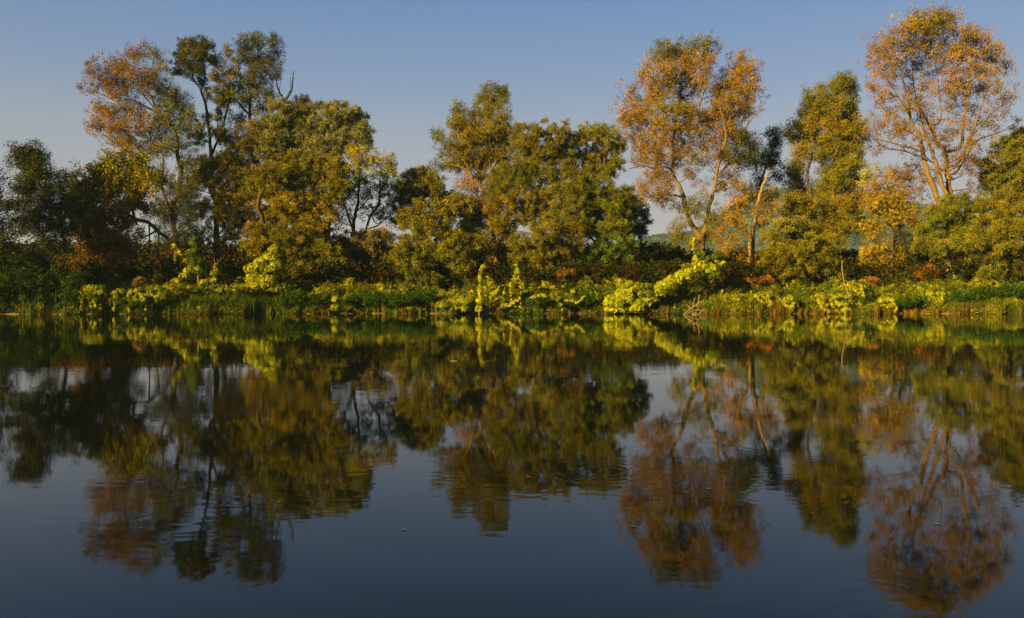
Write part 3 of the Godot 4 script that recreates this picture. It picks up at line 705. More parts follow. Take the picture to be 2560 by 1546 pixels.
	tree("tall_orange_poplar", "tall orange poplar with two ragged crowns and a pale slanting trunk", "tree", 72.5, {
		"kind": "poplar", "bark": "bark_warm", "deep": 2.4, "size": 0.88, "per": 3, "spread": 0.34, "more": 1.9, "twigs": 0.7,
		"limbs": [[1752, 690, 13, 1750, 640, 12.5, 1752, 598, 12, 1739, 575, 10, 1727, 556, 9, 1717, 530, 8, 1709, 493, 7.5, 1700, 465, 7, 1683, 440, 6.5, 1680, 420, 6, 1684, 390, 5.5, 1682, 354, 5, 1690, 300, 4, 1700, 240, 3, 1705, 180, 2, 1715, 130, 1],
			[1752, 600, 9, 1764, 550, 8, 1771, 507, 7.5, 1779, 476, 7, 1784, 446, 6, 1786, 425, 5, 1795, 390, 4.5, 1801, 354, 4, 1794, 315, 3, 1780, 270, 2], [1784, 446, 4, 1800, 431, 4, 1830, 395, 3.5, 1852, 331, 3, 1883, 290, 2, 1902, 284, 1], [1690, 300, 3, 1740, 320, 3, 1752, 285, 3, 1755, 255, 2.5, 1768, 225, 2, 1780, 150, 1],
			[1683, 440, 4.5, 1666, 420, 4.5, 1627, 423, 4, 1607, 417, 3, 1568, 426, 1.5], [1709, 493, 5, 1666, 486, 4, 1621, 492, 3, 1596, 482, 1.5], [1682, 354, 3.5, 1640, 330, 3, 1600, 290, 2, 1560, 270, 1], [1690, 300, 3, 1655, 260, 2, 1640, 200, 1.5, 1645, 140, 1], [1801, 354, 3, 1819, 300, 2.5, 1835, 240, 2, 1855, 150, 1], [1755, 255, 2, 1740, 200, 1.5, 1735, 130, 1], [1600, 290, 2, 1575, 245, 1.2, 1553, 240, 0.8, 1549, 218, 0.6]],
		"crown": [
			[OLIVE_GREEN, 15.0, [1646, 114, 9, 12, 1663, 134, 18, 16, 1679, 118, 18, 14, 1684, 144, 22, 18, 1712, 119, 20, 16, 1738, 112, 16, 14, 1776, 105, 11, 14, 1789, 122, 5, 12]],
			[AMBER, 15.0, [1640, 140, 16, 16, 1720, 150, 26, 22, 1758, 132, 20, 22, 1750, 160, 28, 24, 1689, 175, 28, 22, 1658, 172, 22, 18, 1615, 157, 7, 10, 1620, 180, 14, 14, 1608, 200, 12, 14, 1643, 200, 28, 20, 1725, 193, 22, 22, 1755, 200, 18, 18, 1628, 226, 22, 18, 1735, 223, 16, 16]],
			[OLIVE_WARM, 15.0, [1684, 203, 28, 20, 1663, 223, 28, 18, 1699, 242, 32, 22, 1663, 270, 28, 22, 1704, 277, 36, 22, 1632, 250, 20, 18]],
			[AMBER, 14.0, [1584, 231, 9, 14, 1549, 216, 8, 6, 1574, 249, 14, 12, 1551, 275, 14, 16, 1584, 272, 28, 20, 1615, 268, 22, 20, 1730, 290, 26, 18, 1564, 303, 22, 18, 1594, 303, 28, 18, 1628, 303, 28, 18, 1658, 318, 32, 22, 1699, 318, 32, 22, 1597, 336, 22, 18, 1743, 328, 22, 22]],
			[RUST, 15.0, [1602, 366, 22, 20, 1643, 376, 32, 22, 1674, 354, 28, 22, 1700, 379, 26, 22, 1612, 402, 26, 12, 1640, 405, 24, 14, 1680, 415, 24, 18, 1641, 440, 32, 16, 1621, 485, 28, 14, 1658, 499, 22, 16, 1664, 460, 24, 18, 1605, 470, 16, 12]],
			[AMBER, 15.0, [1858, 144, 10, 14, 1824, 139, 4, 7, 1852, 168, 20, 18, 1875, 170, 12, 16, 1827, 185, 18, 18, 1806, 193, 10, 14, 1858, 195, 28, 18, 1896, 188, 6, 10, 1840, 218, 32, 18, 1883, 218, 16, 18, 1806, 221, 16, 16, 1794, 239, 16, 18, 1832, 244, 32, 20, 1870, 249, 22, 20, 1896, 234, 6, 16, 1794, 270, 20, 18, 1827, 272, 28, 18, 1863, 277, 18, 18]],
			[RUST, 15.0, [1766, 290, 18, 18, 1794, 295, 22, 18, 1829, 303, 24, 18, 1768, 315, 22, 18, 1832, 331, 24, 20, 1761, 361, 22, 18, 1794, 387, 22, 18, 1845, 361, 26, 20, 1832, 400, 28, 16, 1768, 405, 18, 16, 1800, 345, 20, 20, 1810, 456, 30, 14, 1833, 437, 22, 14, 1839, 470, 22, 14, 1731, 437, 18, 22]],
			[DARK_GREEN, 24.0, [1865, 341, 20, 16, 1883, 356, 12, 14, 1878, 384, 20, 14, 1888, 404, 18, 10, 1862, 400, 16, 14, 1822, 380, 12, 14]],
			[OLIVE, 16.0, [1712, 513, 18, 14, 1740, 527, 24, 18, 1754, 499, 18, 18, 1782, 545, 22, 22, 1690, 585, 16, 22, 1725, 600, 14, 16, 1770, 585, 16, 20, 1717, 361, 12, 18, 1730, 392, 14, 18, 1700, 560, 12, 16]]]})
	tree("dark_slim_poplar", "thin dark green poplar seen just behind the broken pale trunk", "tree", 82.0, {
		"kind": "poplar", "bark": "bark_dark", "deep": 1.0, "size": 1.0, "per": 4,
		"limbs": [[1880, 640, 6, 1890, 540, 5, 1905, 450, 4, 1922, 400, 3, 1940, 340, 1.5]],
		"crown": [[DARK_GREEN, 26.0, [1929, 334, 12, 10, 1947, 334, 12, 12, 1934, 358, 18, 14, 1929, 384, 20, 14, 1909, 388, 14, 10, 1934, 410, 16, 14, 1912, 420, 18, 16, 1940, 442, 14, 12, 1895, 440, 14, 14]],
			[OLIVE_WARM, 14.0, [1900, 470, 24, 18, 1880, 500, 24, 22, 1925, 490, 22, 22]]]})
	tree("broken_trunk_tree", "snapped pale trunk with peeling bark and a few orange leaves clinging low down", "tree", 71.0, {
		"kind": "poplar", "bark": "bark_pale", "deep": 1.3, "size": 0.9, "per": 4, "twigs": 0.8,
		"limbs": [[1871, 715, 8, 1873, 665, 7.5, 1876, 612, 7, 1886, 558, 6.3, 1892, 519, 5.8, 1900, 487, 5.2, 1909, 462, 4.8, 1922, 432, 3.4, 1927, 426, 1.2], [1887, 560, 4, 1924, 533, 3, 1936, 510, 2], [1876, 600, 3, 1850, 560, 2.5, 1836, 520, 1.5], [1890, 530, 3, 1860, 500, 2, 1848, 480, 1]],
		"crown": [[AMBER, 15.0, [1839, 569, 36, 32, 1833, 527, 28, 26, 1825, 612, 32, 20, 1905, 545, 24, 20, 1920, 510, 22, 18, 1850, 500, 22, 18, 1860, 640, 26, 24, 1800, 590, 22, 20]],
			[OLIVE_WARM, 12.0, [1925, 470, 20, 18, 1860, 470, 18, 16, 1880, 680, 24, 16]]]})
	tree("green_poplar", "pointed green gold poplar with a stepped outline between the two big orange trees", "tree", 77.0, {
		"kind": "poplar", "bark": "bark_warm", "deep": 2.0, "size": 0.95, "per": 4, "more": 1.3,
		"limbs": [[2050, 690, 8, 2045, 600, 7, 2042, 559, 6, 2030, 500, 5, 2019, 440, 4.5, 2030, 390, 4, 2034, 350, 3, 2045, 300, 2], [2042, 559, 4, 2078, 505, 3.5, 2070, 430, 3, 2088, 350, 2, 2086, 280, 1.4, 2102, 215, 0.8], [2045, 593, 4, 2032, 560, 3, 2026, 545, 2], [2084, 430, 3, 2120, 390, 2, 2135, 330, 1]],
		"crown": [
			[OLIVE_GREEN, 34.0, [2105, 198, 18, 14, 2129, 200, 5, 10, 2087, 212, 18, 15, 2134, 220, 9, 12, 2052, 225, 11, 12, 2016, 234, 6, 10, 2102, 231, 28, 16, 2134, 242, 10, 15, 2061, 245, 22, 16, 2019, 254, 12, 13]],
			[OLIVE, 38.0, [2040, 266, 28, 18, 2093, 260, 32, 20, 2131, 275, 13, 13, 2013, 284, 16, 14, 2058, 290, 33, 20, 2114, 296, 28, 20, 2138, 318, 18, 18]],
			[OLIVE_WARM, 38.0, [1987, 316, 16, 13, 2019, 313, 23, 18, 2072, 322, 33, 20, 2120, 322, 28, 18, 2155, 313, 10, 10, 1981, 340, 16, 14, 2013, 346, 28, 18, 2063, 355, 38, 20, 2123, 350, 32, 20, 2159, 343, 8, 10, 2004, 378, 22, 16]],
			[OLIVE, 42.0, [2093, 384, 33, 20, 2137, 380, 24, 18, 2043, 393, 23, 16, 2108, 414, 38, 18, 2143, 411, 14, 12, 2087, 443, 40, 24, 2120, 458, 32, 24, 2065, 468, 30, 22]],
			[OLIVE_WARM, 26.0, [1990, 408, 14, 14, 1988, 457, 22, 18, 2030, 508, 28, 26, 2010, 480, 22, 18, 2101, 515, 36, 26, 2070, 540, 30, 26, 2120, 562, 28, 28, 2090, 590, 26, 22, 2010, 540, 22, 22, 2140, 500, 22, 22]], [OLIVE, 30.0, [1985, 500, 30, 24, 1990, 540, 34, 24, 2060, 580, 34, 26, 2020, 575, 30, 22, 2120, 520, 34, 26, 2140, 560, 26, 26, 1990, 430, 26, 22]]]})
	tree("round_olive_bush", "large round olive bush sitting above the red weeds near the broken trunk", "bush", 68.0, {
		"kind": "oval", "bark": "bark_dark", "deep": 1.8, "size": 0.8, "per": 5, "spread": 0.13, "more": 1.35, "twigs": 0.35,
		"limbs": [[2010, 725, 8, 2010, 670, 7, 1990, 610, 4], [2010, 690, 5, 2060, 630, 3], [2010, 690, 4, 1950, 650, 2.5]],
		"crown": [
			[GREY_GREEN * 0.9, 40.0, [1974, 562, 40, 22, 2006, 570, 30, 20]],
			[OLIVE, 62.0, [1945, 592, 36, 24, 1990, 596, 42, 24, 2040, 604, 38, 24, 2072, 620, 28, 26, 1925, 626, 22, 24, 1960, 630, 40, 26, 2012, 636, 44, 26, 2062, 652, 34, 24, 1950, 664, 36, 22, 1995, 672, 42, 22, 2045, 678, 36, 20, 1988, 700, 36, 14, 2080, 680, 22, 16, 1918, 660, 18, 18]]]})
	tree("orange_understory_tree", "small orange leaved tree tucked under the tallest orange tree", "tree", 74.0, {
		"kind": "oval", "bark": "bark_dark", "deep": 1.5, "size": 0.9, "per": 4,
		"limbs": [[2235, 650, 6, 2232, 560, 5, 2225, 490, 3, 2215, 440, 1.5], [2230, 530, 3, 2265, 470, 1.5]],
		"crown": [[YELLOW_GREEN, 36.0, [2172, 434, 18, 15, 2195, 425, 12, 12, 2160, 455, 16, 14]],
			[AMBER, 32.0, [2215, 440, 36, 20, 2258, 436, 34, 22, 2190, 462, 26, 18, 2229, 468, 38, 20, 2268, 470, 28, 20, 2200, 495, 30, 18]],
			[RUST, 12.0, [2286, 530, 26, 26, 2300, 490, 26, 18, 2275, 500, 24, 18, 2310, 455, 20, 16]], [AMBER, 30.0, [2180, 490, 32, 22, 2240, 500, 36, 20, 2280, 560, 28, 24, 2300, 585, 22, 22]]]})
	tree("vine_clad_tree", "ochre leaved tree smothered in climbing vines with dark hollows between its hanging curtains", "tree", 69.0, {
		"kind": "vine", "bark": "bark_dark", "deep": 1.0, "size": 0.75, "per": 4, "twigs": 0.2, "rise": 0.1,
		"limbs": [[2230, 740, 9, 2228, 660, 9, 2232, 600, 8, 2222, 540, 5, 2215, 505, 2], [2275, 735, 12, 2273, 650, 11, 2268, 590, 8, 2262, 550, 5], [2230, 640, 5, 2180, 600, 3], [2230, 680, 4, 2185, 660, 3]],
		"crown": [
			[Color(0.195, 0.138, 0.009), 70.0, [2215, 505, 42, 16, 2187, 528, 26, 18, 2230, 532, 42, 22, 2262, 530, 24, 22, 2180, 560, 24, 22, 2218, 560, 32, 16, 2190, 592, 24, 22, 2170, 625, 24, 20, 2200, 630, 34, 22, 2238, 630, 26, 22, 2160, 652, 20, 20, 2195, 660, 30, 14, 2230, 660, 20, 20, 2252, 668, 18, 22, 2256, 704, 18, 24, 2236, 722, 20, 12, 2210, 690, 14, 12]],
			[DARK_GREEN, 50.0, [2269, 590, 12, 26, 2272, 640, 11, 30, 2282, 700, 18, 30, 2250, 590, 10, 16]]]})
	tree("big_orange_tree", "tallest tree of the grove with a huge airy orange crown and several lit trunks", "tree", 67.5, {
		"kind": "poplar", "bark": "bark_warm", "deep": 3.0, "size": 0.85, "per": 3, "spread": 0.34, "more": 1.6, "twigs": 0.85,
		"limbs": [[2376, 640, 18, 2372, 560, 17, 2352, 505, 11, 2334, 474, 9.5, 2321, 437, 8.5, 2315, 410, 8, 2309, 378, 7.5, 2297, 340, 6, 2280, 308, 5, 2273, 266, 4, 2262, 210, 3, 2240, 140, 1.5],
			[2372, 520, 11, 2366, 485, 8, 2354, 457, 7.5, 2341, 414, 7, 2333, 384, 6, 2321, 349, 5, 2306, 308, 4, 2300, 250, 3, 2310, 170, 2, 2325, 80, 1], [2376, 520, 11, 2386, 485, 9, 2391, 443, 8.5, 2394, 410, 8, 2398, 370, 7, 2384, 343, 6, 2370, 296, 5, 2360, 262, 4.5, 2350, 230, 3, 2345, 150, 2, 2352, 70, 1], [2398, 370, 6, 2405, 340, 5.5, 2409, 290, 5, 2421, 225, 4, 2425, 150, 2.5, 2430, 95, 1],
			[2394, 410, 5, 2412, 375, 5, 2426, 343, 4.5, 2448, 287, 3.5, 2470, 220, 2, 2482, 140, 1], [2391, 430, 4, 2433, 358, 3.5, 2498, 331, 2.5, 2542, 313, 1.2], [2309, 378, 4, 2285, 367, 3.5, 2226, 349, 2.5, 2197, 340, 1.2], [2312, 400, 3.5, 2256, 382, 2.5, 2205, 375, 2, 2173, 361, 1], [2426, 343, 3, 2470, 290, 2, 2520, 250, 1], [2297, 340, 3.5, 2240, 290, 2.5, 2200, 240, 1.2], [2280, 308, 3, 2230, 230, 2, 2190, 180, 1], [2370, 296, 3, 2385, 230, 2, 2390, 120, 1], [2391, 443, 3.5, 2350, 400, 2, 2340, 380, 1], [2394, 420, 3, 2440, 400, 2, 2480, 370, 1]],
		"crown": [
			[OLIVE_WARM, 20.0, [2282, 48, 22, 16, 2294, 71, 28, 20, 2332, 44, 16, 14, 2353, 40, 16, 14, 2386, 42, 12, 14, 2344, 64, 33, 22, 2380, 62, 18, 18, 2330, 100, 28, 22]],
			[AMBER, 15.0, [2256, 77, 20, 14, 2226, 92, 20, 14, 2191, 118, 14, 11, 2211, 118, 23, 16, 2167, 142, 7, 5, 2179, 154, 11, 13, 2202, 142, 23, 18, 2244, 112, 28, 20, 2285, 112, 33, 22, 2418, 76, 18, 14, 2398, 98, 28, 22, 2433, 98, 23, 20, 2463, 103, 16, 14, 2480, 120, 15, 16, 2498, 126, 7, 13, 2433, 133, 33, 22, 2477, 142, 23, 18, 2514, 154, 9, 11, 2389, 133, 23, 22, 2344, 136, 23, 20]],
			[RUST, 10.0, [2300, 142, 28, 20, 2256, 148, 28, 18, 2220, 166, 23, 18, 2191, 183, 14, 13, 2179, 210, 7, 7, 2279, 177, 33, 20, 2241, 192, 28, 18, 2330, 177, 22, 18, 2197, 219, 16, 14, 2226, 237, 23, 16, 2270, 225, 23, 18, 2315, 213, 18, 18, 2197, 260, 16, 13, 2226, 281, 23, 16, 2270, 272, 26, 16, 2315, 266, 16, 18]],
			[AMBER, 13.0, [2374, 177, 28, 22, 2418, 171, 33, 20, 2463, 177, 28, 18, 2496, 174, 18, 14, 2520, 189, 7, 8, 2359, 222, 26, 20, 2404, 219, 28, 20, 2448, 222, 28, 18, 2490, 219, 18, 16]],
			[RUST, 10.0, [2540, 222, 9, 9, 2531, 242, 12, 11, 2516, 260, 12, 11, 2389, 260, 22, 16, 2433, 266, 28, 16, 2477, 266, 22, 16, 2492, 287, 22, 12, 2188, 287, 16, 13, 2197, 316, 20, 14, 2241, 319, 23, 16, 2279, 310, 18, 16, 2309, 296, 14, 16, 2338, 310, 14, 14, 2404, 296, 18, 18, 2448, 310, 22, 18, 2486, 325, 18, 14, 2433, 355, 23, 16, 2418, 393, 20, 14, 2359, 370, 16, 18, 2470, 375, 20, 16]],
			[BROWN, 9.0, [2167, 331, 12, 8, 2185, 374, 12, 8, 2211, 364, 23, 10, 2256, 355, 18, 12, 2300, 400, 16, 12, 2359, 414, 14, 13, 2290, 420, 16, 14, 2430, 430, 24, 16, 2440, 470, 22, 14, 2330, 450, 18, 16]], [RUST, 8.0, [2290, 250, 26, 22, 2330, 330, 24, 22, 2370, 330, 24, 22, 2420, 300, 24, 20, 2390, 220, 26, 22, 2250, 330, 26, 18, 2300, 360, 26, 18, 2395, 380, 22, 20, 2450, 400, 26, 18]]]})
	tree("edge_green_tree", "leafy green tree cut by the border of the view beside the tallest orange crown", "tree", 70.0, {
		"kind": "willow", "bark": "bark_dark", "deep": 1.8, "size": 0.9, "per": 5, "spread": 0.13, "more": 1.35, "twigs": 0.35,
		"limbs": [[2570, 690, 9, 2565, 560, 8, 2555, 450, 5, 2548, 340, 2], [2560, 520, 5, 2520, 440, 3, 2512, 380, 1.5]],
		"crown": [[OLIVE_GREEN, 58.0, [2548, 322, 20, 18, 2522, 366, 30, 22, 2555, 360, 30, 28, 2505, 410, 30, 18, 2548, 404, 34, 24, 2542, 446, 38, 26, 2497, 462, 32, 22, 2540, 492, 42, 28, 2475, 432, 12, 9, 2590, 420, 40, 60, 2600, 520, 40, 50, 2505, 435, 26, 16]], [OLIVE, 56.0, [2470, 410, 22, 16, 2480, 450, 26, 20, 2530, 520, 36, 26, 2500, 500, 30, 22, 2555, 370, 26, 26]]]})
	tree("dense_olive_bush", "dense olive bush below the lit trunks of the tallest orange tree", "bush", 67.0, {
		"kind": "oval", "bark": "bark_pale", "deep": 1.8, "size": 0.82, "per": 5, "spread": 0.13, "more": 1.35, "twigs": 0.35,
		"limbs": [[2388, 730, 4, 2386, 690, 4, 2372, 648, 3.5, 2362, 600, 2.5], [2400, 700, 4, 2420, 620, 2.5]],
		"crown": [[Color(0.105, 0.104, 0.008), 62.0, [2400, 508, 44, 22, 2355, 536, 34, 22, 2412, 546, 46, 24, 2440, 520, 30, 22, 2330, 578, 34, 24, 2380, 580, 44, 24, 2425, 588, 34, 24, 2312, 612, 26, 18, 2356, 616, 38, 22, 2400, 618, 34, 20, 2350, 640, 30, 14, 2310, 580, 18, 20, 2372, 500, 22, 14]]]})
	tree("edge_olive_bush", "spreading olive bush in front of the edge tree above the green nettles", "bush", 66.0, {
		"kind": "oval", "bark": "bark_dark", "deep": 1.8, "size": 0.85, "per": 5, "spread": 0.13, "more": 1.35, "twigs": 0.35,
		"limbs": [[2490, 735, 6, 2490, 670, 5, 2480, 600, 3], [2490, 690, 4, 2540, 620, 2.5]],
		"crown": [[OLIVE, 60.0, [2478, 526, 38, 22, 2520, 540, 36, 24, 2465, 562, 38, 24, 2510, 576, 42, 24, 2552, 580, 30, 28, 2455, 596, 34, 22, 2500, 612, 44, 24, 2545, 620, 36, 24]],
			[OLIVE_GREEN, 56.0, [2457, 640, 38, 24, 2500, 648, 42, 24, 2545, 656, 34, 24, 2499, 680, 40, 20, 2464, 684, 30, 16, 2540, 690, 34, 18]]]})

func dead_fork() -> void:
	rng.seed = 31
	tree("dead_tree", "bare grey dead tree whose forked tip sticks out above the silvery willow", "tree", 85.5, {
		"bark": "bark_grey", "limbs": [[716, 640, 6, 714, 500, 5, 713, 400, 4, 712, 300, 5, 712, 261, 4.5, 709, 246, 3.6, 695, 224, 2.8, 691, 205, 2.4, 693, 190, 2, 689, 172, 1.4], [712, 258, 3.6, 718, 250, 3.4, 727, 238, 3.2, 734, 225, 2.8, 736, 205, 2.4, 741, 182, 1.5], [711, 250, 1.5, 722, 238, 1.3, 729, 225, 1.1, 730, 200, 0.8], [697, 228, 1.2, 700, 212, 1.0, 701, 190, 0.7], [737, 200, 1, 733, 185, 0.6]], "crown": []})

# ---------------------------------------------------------------- plants on the bank
const DEEP_VINE := Color(0.10, 0.13, 0.009)

# leaves lie on the outside of rounded masses, turned outward; entries as in tree(): [colour, sprigs per square metre of outline, [x, y, rx, ry, ...]]
func plant(called: String, label: String, category: String, d: float, s: Dictionary) -> Node3D:
	rng.seed = hash(called + label)
	var groups: Array = s.get("mass", [])
	var flat0: Array = groups[0][2]
	var foot := spot(flat0[0], flat0[1], d)
	foot.y = ground_at(foot.x, -d)
	var o := root_at(called, foot)
	tag(o, label, category, s.get("group", ""))
	for line in s.get("stems", []):
		var pts := smooth_line(line, d, Vector3(0, 0, rnd(-0.2, 0.2)), Vector4(), 1.5)
		tube(pts.map(func(q): return Vector4(q.x - foot.x, q.y - foot.y, q.z - foot.z, q.w)), 6, 0.3)
		commit("stem", mats[s.get("bark", "bark_warm")], o)
	var size: float = s.get("size", 0.85)
	var deep: float = s.get("deep", 0.4)
	var kind: String = s.get("kind", "vine")
	for g in groups:
		var c0: Color = g[0]
		var flat: Array = g[2]
		for k in flat.size() / 4:
			var at := spot(flat[k * 4], flat[k * 4 + 1], d) + Vector3(0, 0, rnd(-1, 1) * deep)
			var rx: float = flat[k * 4 + 2] / FOCAL * d
			var ry: float = flat[k * 4 + 3] / FOCAL * d
			var rz := clampf((rx + ry) * 0.5, 0.15, 1.4)
			for m in int(ceil(PI * rx * ry * g[1])):
				var dir := ball()
				if dir.y < -0.2: dir.y *= -0.6
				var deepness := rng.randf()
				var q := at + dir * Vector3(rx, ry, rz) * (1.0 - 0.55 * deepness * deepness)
				q += dir * 0.22 * lumps.get_noise_3d(q.x * 26.0, q.y * 26.0, q.z * 26.0)
				q.y = maxf(q.y, maxf(ground_at(q.x, q.z), 0.0) + 0.04)
				var f := rnd(0.4, 1.25)
				var leaf_tint := c0
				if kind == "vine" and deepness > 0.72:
					leaf_tint = BROWN * 0.45   # shade inside the mat, painted as dark brown leaf colour
				elif kind == "vine" and rng.randf() < 0.2:
					leaf_tint = [GREEN, OLIVE_WARM, DEEP_VINE][rng.randi() % 3]
				var axis := dir + ball() * 0.55 + Vector3(0, 0.25, 0)
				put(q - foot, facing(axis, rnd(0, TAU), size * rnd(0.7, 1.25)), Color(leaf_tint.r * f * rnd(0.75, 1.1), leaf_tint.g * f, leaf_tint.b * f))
	# hanging or looping strands of creeper with single file leaves
	for line in s.get("strands", []):
		var flat: Array = []
		for k in line.size() / 2: flat.append_array([line[k * 2], line[k * 2 + 1], 0.5])
		var pts := smooth_line(flat, d - 0.5, Vector3(0, 0, rnd(-0.3, 0.3)), Vector4(), 2.0)
		tube(pts.map(func(q): return Vector4(q.x - foot.x, q.y - foot.y, q.z - foot.z, 0.012)), 4)
		commit("creeper_stem", mats["bark_warm"], o)
		for k in pts.size():
			for m in 2:
				var f := rnd(0.8, 1.2)
				var c: Color = s.get("strand_tint", LIME)
				put(v3(pts[k]) - foot + ball() * 0.08, facing(Vector3(0, 0.3, 1) + ball() * 0.6, rnd(0, TAU), 0.42 * rnd(0.6, 1.3)), Color(c.r * f, c.g * f, c.b * f))
	flush("foliage", kind, o)
	return o

func scatter(called: String, label: String, category: String, kind: String, count: int, x0: float, x1: float, t0: float, t1: float, size: float, cols: Array, lift := 0.0, far := false) -> void:
	rng.seed = hash(called + label)
	for k in count:
		var x := rnd(x0, x1)
		var t := rnd(t0, t1)
		var z := -t if far else -(shore(x) + t)
		var thin := lumps.get_noise_2d(x * 6.0, z * 6.0)
		if thin < -0.16: continue
		var c: Color = cols[rng.randi() % cols.size()]
		var f := rnd(0.6, 1.3)
		var s := size * rnd(0.6, 1.3) * (1.0 + 0.8 * thin)
		put(Vector3(x, maxf(ground_at(x, z), -0.05) + lift * rng.randf(), z), facing(Vector3(rnd(-0.25, 0.25), 1, rnd(-0.15, 0.3)), rnd(0, TAU), s), Color(c.r * f, c.g * f, c.b * f))
	tag(flush(numbered(called), kind, self), label, category, "", "stuff")

func bank() -> void:
	var DEEP_GREEN := Color(0.034, 0.060, 0.006)
	var STRAW := Color(0.24, 0.14, 0.03)
	# background and ground cover, too much of it to count
	scatter("levee_scrub", "dark brown scrub covering the levee behind the trees", "scrub", "oval", 11000, -62, 20, 88, 99, 2.2, [BROWN * 0.25, DARK_GREEN * 0.6, Color(0.035, 0.024, 0.008)], 2.0, true)  # brown scrub, its colours darkened further to carry shade under the trees
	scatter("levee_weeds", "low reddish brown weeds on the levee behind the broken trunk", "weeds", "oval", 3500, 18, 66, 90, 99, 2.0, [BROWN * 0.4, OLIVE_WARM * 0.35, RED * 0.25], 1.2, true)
	scatter("undergrowth", "dark brown green undergrowth in the shade below the trees", "undergrowth", "oval", 20000, -50, 50, 3.2, 22.0, 1.5, [DARK_GREEN * 0.6, BROWN * 0.2, DEEP_GREEN * 0.4, BROWN * 0.25], 2.3)  # shade from the plants in front is painted into these very dark colours
	scatter("bank_grass", "rough green and straw coloured grass along the foot of the bank", "grass", "grass", 7000, -42, 46, 0.0, 3.4, 1.0, [OLIVE_GREEN * 0.7, DEEP_GREEN * 0.7, GREEN * 0.7, OLIVE_WARM * 0.7], 0.0)
	scatter("dry_grass", "dry orange grass stalks standing at the water line", "grass", "grass", 1500, 10, 46, -0.1, 0.4, 0.6, [STRAW * 0.7, BROWN, OLIVE_WARM * 0.7], 0.0)
	scatter("nettle_cover", "low dark green nettles mixed with yellowing creeper on the bank", "ground cover", "oval", 9000, -38, 46, 0.4, 4.0, 0.85, [DEEP_GREEN, GREEN * 0.8, DEEP_GREEN * 0.7, YELLOW_GREEN, OLIVE_GREEN * 0.7], 0.5)
	# rank growth on the bank: leafy swells with dark gaps between them
	rng.seed = 603
	for k in 250:
		var x := rnd(-38, 44)
		var t := rnd(0.15, 3.6) if k < 170 else rnd(0.1, 0.6)
		var z := -(shore(x) + t)
		var w := rnd(0.35, 1.0)
		if absf(x + 2.41) < 1.3: continue
		var h := rnd(0.35, 1.15) if k < 170 else rnd(0.2, 0.5)
		var c: Color = [DEEP_GREEN, DEEP_GREEN * 0.7, GREEN, OLIVE_GREEN * 0.8, YELLOW_GREEN * 0.7, OLIVE_WARM * 0.6][rng.randi() % 6]
		for m in int(95.0 * w):
			var dir := ball()
			dir.y = absf(dir.y)
			var q := Vector3(x, maxf(ground_at(x, z), 0.0), z) + dir * Vector3(w, h, w * 0.8) * rnd(0.6, 1.15)
			var f := rnd(0.4, 1.3)
			var tint := c if rng.randf() > 0.07 + 0.25 * maxf(0.0, dir.y - 0.6) else LIME * 0.8
			put(q, facing(dir + ball() * 0.5, rnd(0, TAU), rnd(0.5, 1.0)), Color(tint.r * f, tint.g * f, tint.b * f))
	tag(flush("bank_herbs", "oval", self), "rank leafy herbs in swelling clumps all along the bank", "herbs", "", "stuff")
	# creeper that runs along the whole bank, thick on the swells and thin in the hollows
	rng.seed = 604
	for k in 26000:
		var x := rnd(-33, 40)
		var t := rnd(0.25, 4.2)
		if absf(x + 2.41) < 0.75 and t < 2.0: continue
		var z := -(shore(x) + t)
		var swell := lumps.get_noise_2d(x * 9.0, z * 5.0) + 0.5 * lumps.get_noise_2d(x * 31.0, z * 20.0)
		if swell < rnd(-0.25, 0.2) - 0.12 * smoothstep(12.0, 20.0, x): continue
		var kind_of := lumps.get_noise_2d(x * 5.0 + 300.0, z * 5.0) + rnd(-0.25, 0.25)
		var c: Color = LIME * 0.9 if kind_of > 0.03 else (YELLOW_GREEN if kind_of > -0.08 else (GREEN if kind_of > -0.2 else OLIVE_GREEN))
		var f := rnd(0.3, 1.0)
		var up := Vector3(rnd(-0.7, 0.7), 0.8, 0.9)
		put(Vector3(x, maxf(ground_at(x, z), 0.0) + rnd(0.05, 0.4 + 1.5 * maxf(swell, 0.0)), z), facing(up, rnd(0, TAU), rnd(0.5, 1.05)), Color(c.r * f, c.g * f, c.b * f))
	tag(flush("bank_creeper", "vine", self), "yellow green creeper tangled along the whole length of the bank", "creeper", "", "stuff")
	rng.seed = 606
	for k in 760:
		var p := spot(rnd(402, 712), 785, 61.5)
		var z := -(shore(p.x) + rnd(0.0, 1.3))
		var f := rnd(0.35, 1.5)
		put(Vector3(p.x, maxf(ground_at(p.x, z), 0.0) - 0.05, z), facing(Vector3(rnd(-0.3, 0.3), 1, rnd(-0.05, 0.3)), rnd(0, TAU), rnd(0.6, 1.3)), Color(0.06 * f, 0.085 * f, 0.008 * f))
	tag(flush("reed_bed", "reed", self), "thick green bed of tall reeds between the vine tangle and the vine drape", "reeds", "", "stuff")
	rng.seed = 607
	for k in 420:
		var p := spot(rnd(2400, 2600), 785, 61.5)
		var z := -(shore(p.x) + rnd(0.0, 1.6))
		var f := rnd(0.35, 1.5)
		put(Vector3(p.x, maxf(ground_at(p.x, z), 0.0) - 0.05, z), facing(Vector3(rnd(-0.15, 0.15), 1, rnd(-0.05, 0.25)), rnd(0, TAU), rnd(0.6, 0.95)), Color(0.10 * f, 0.11 * f, 0.012 * f))
	tag(flush("tall_grass", "reed", self), "tall olive grass at the water under the edge tree", "grass", "", "stuff")

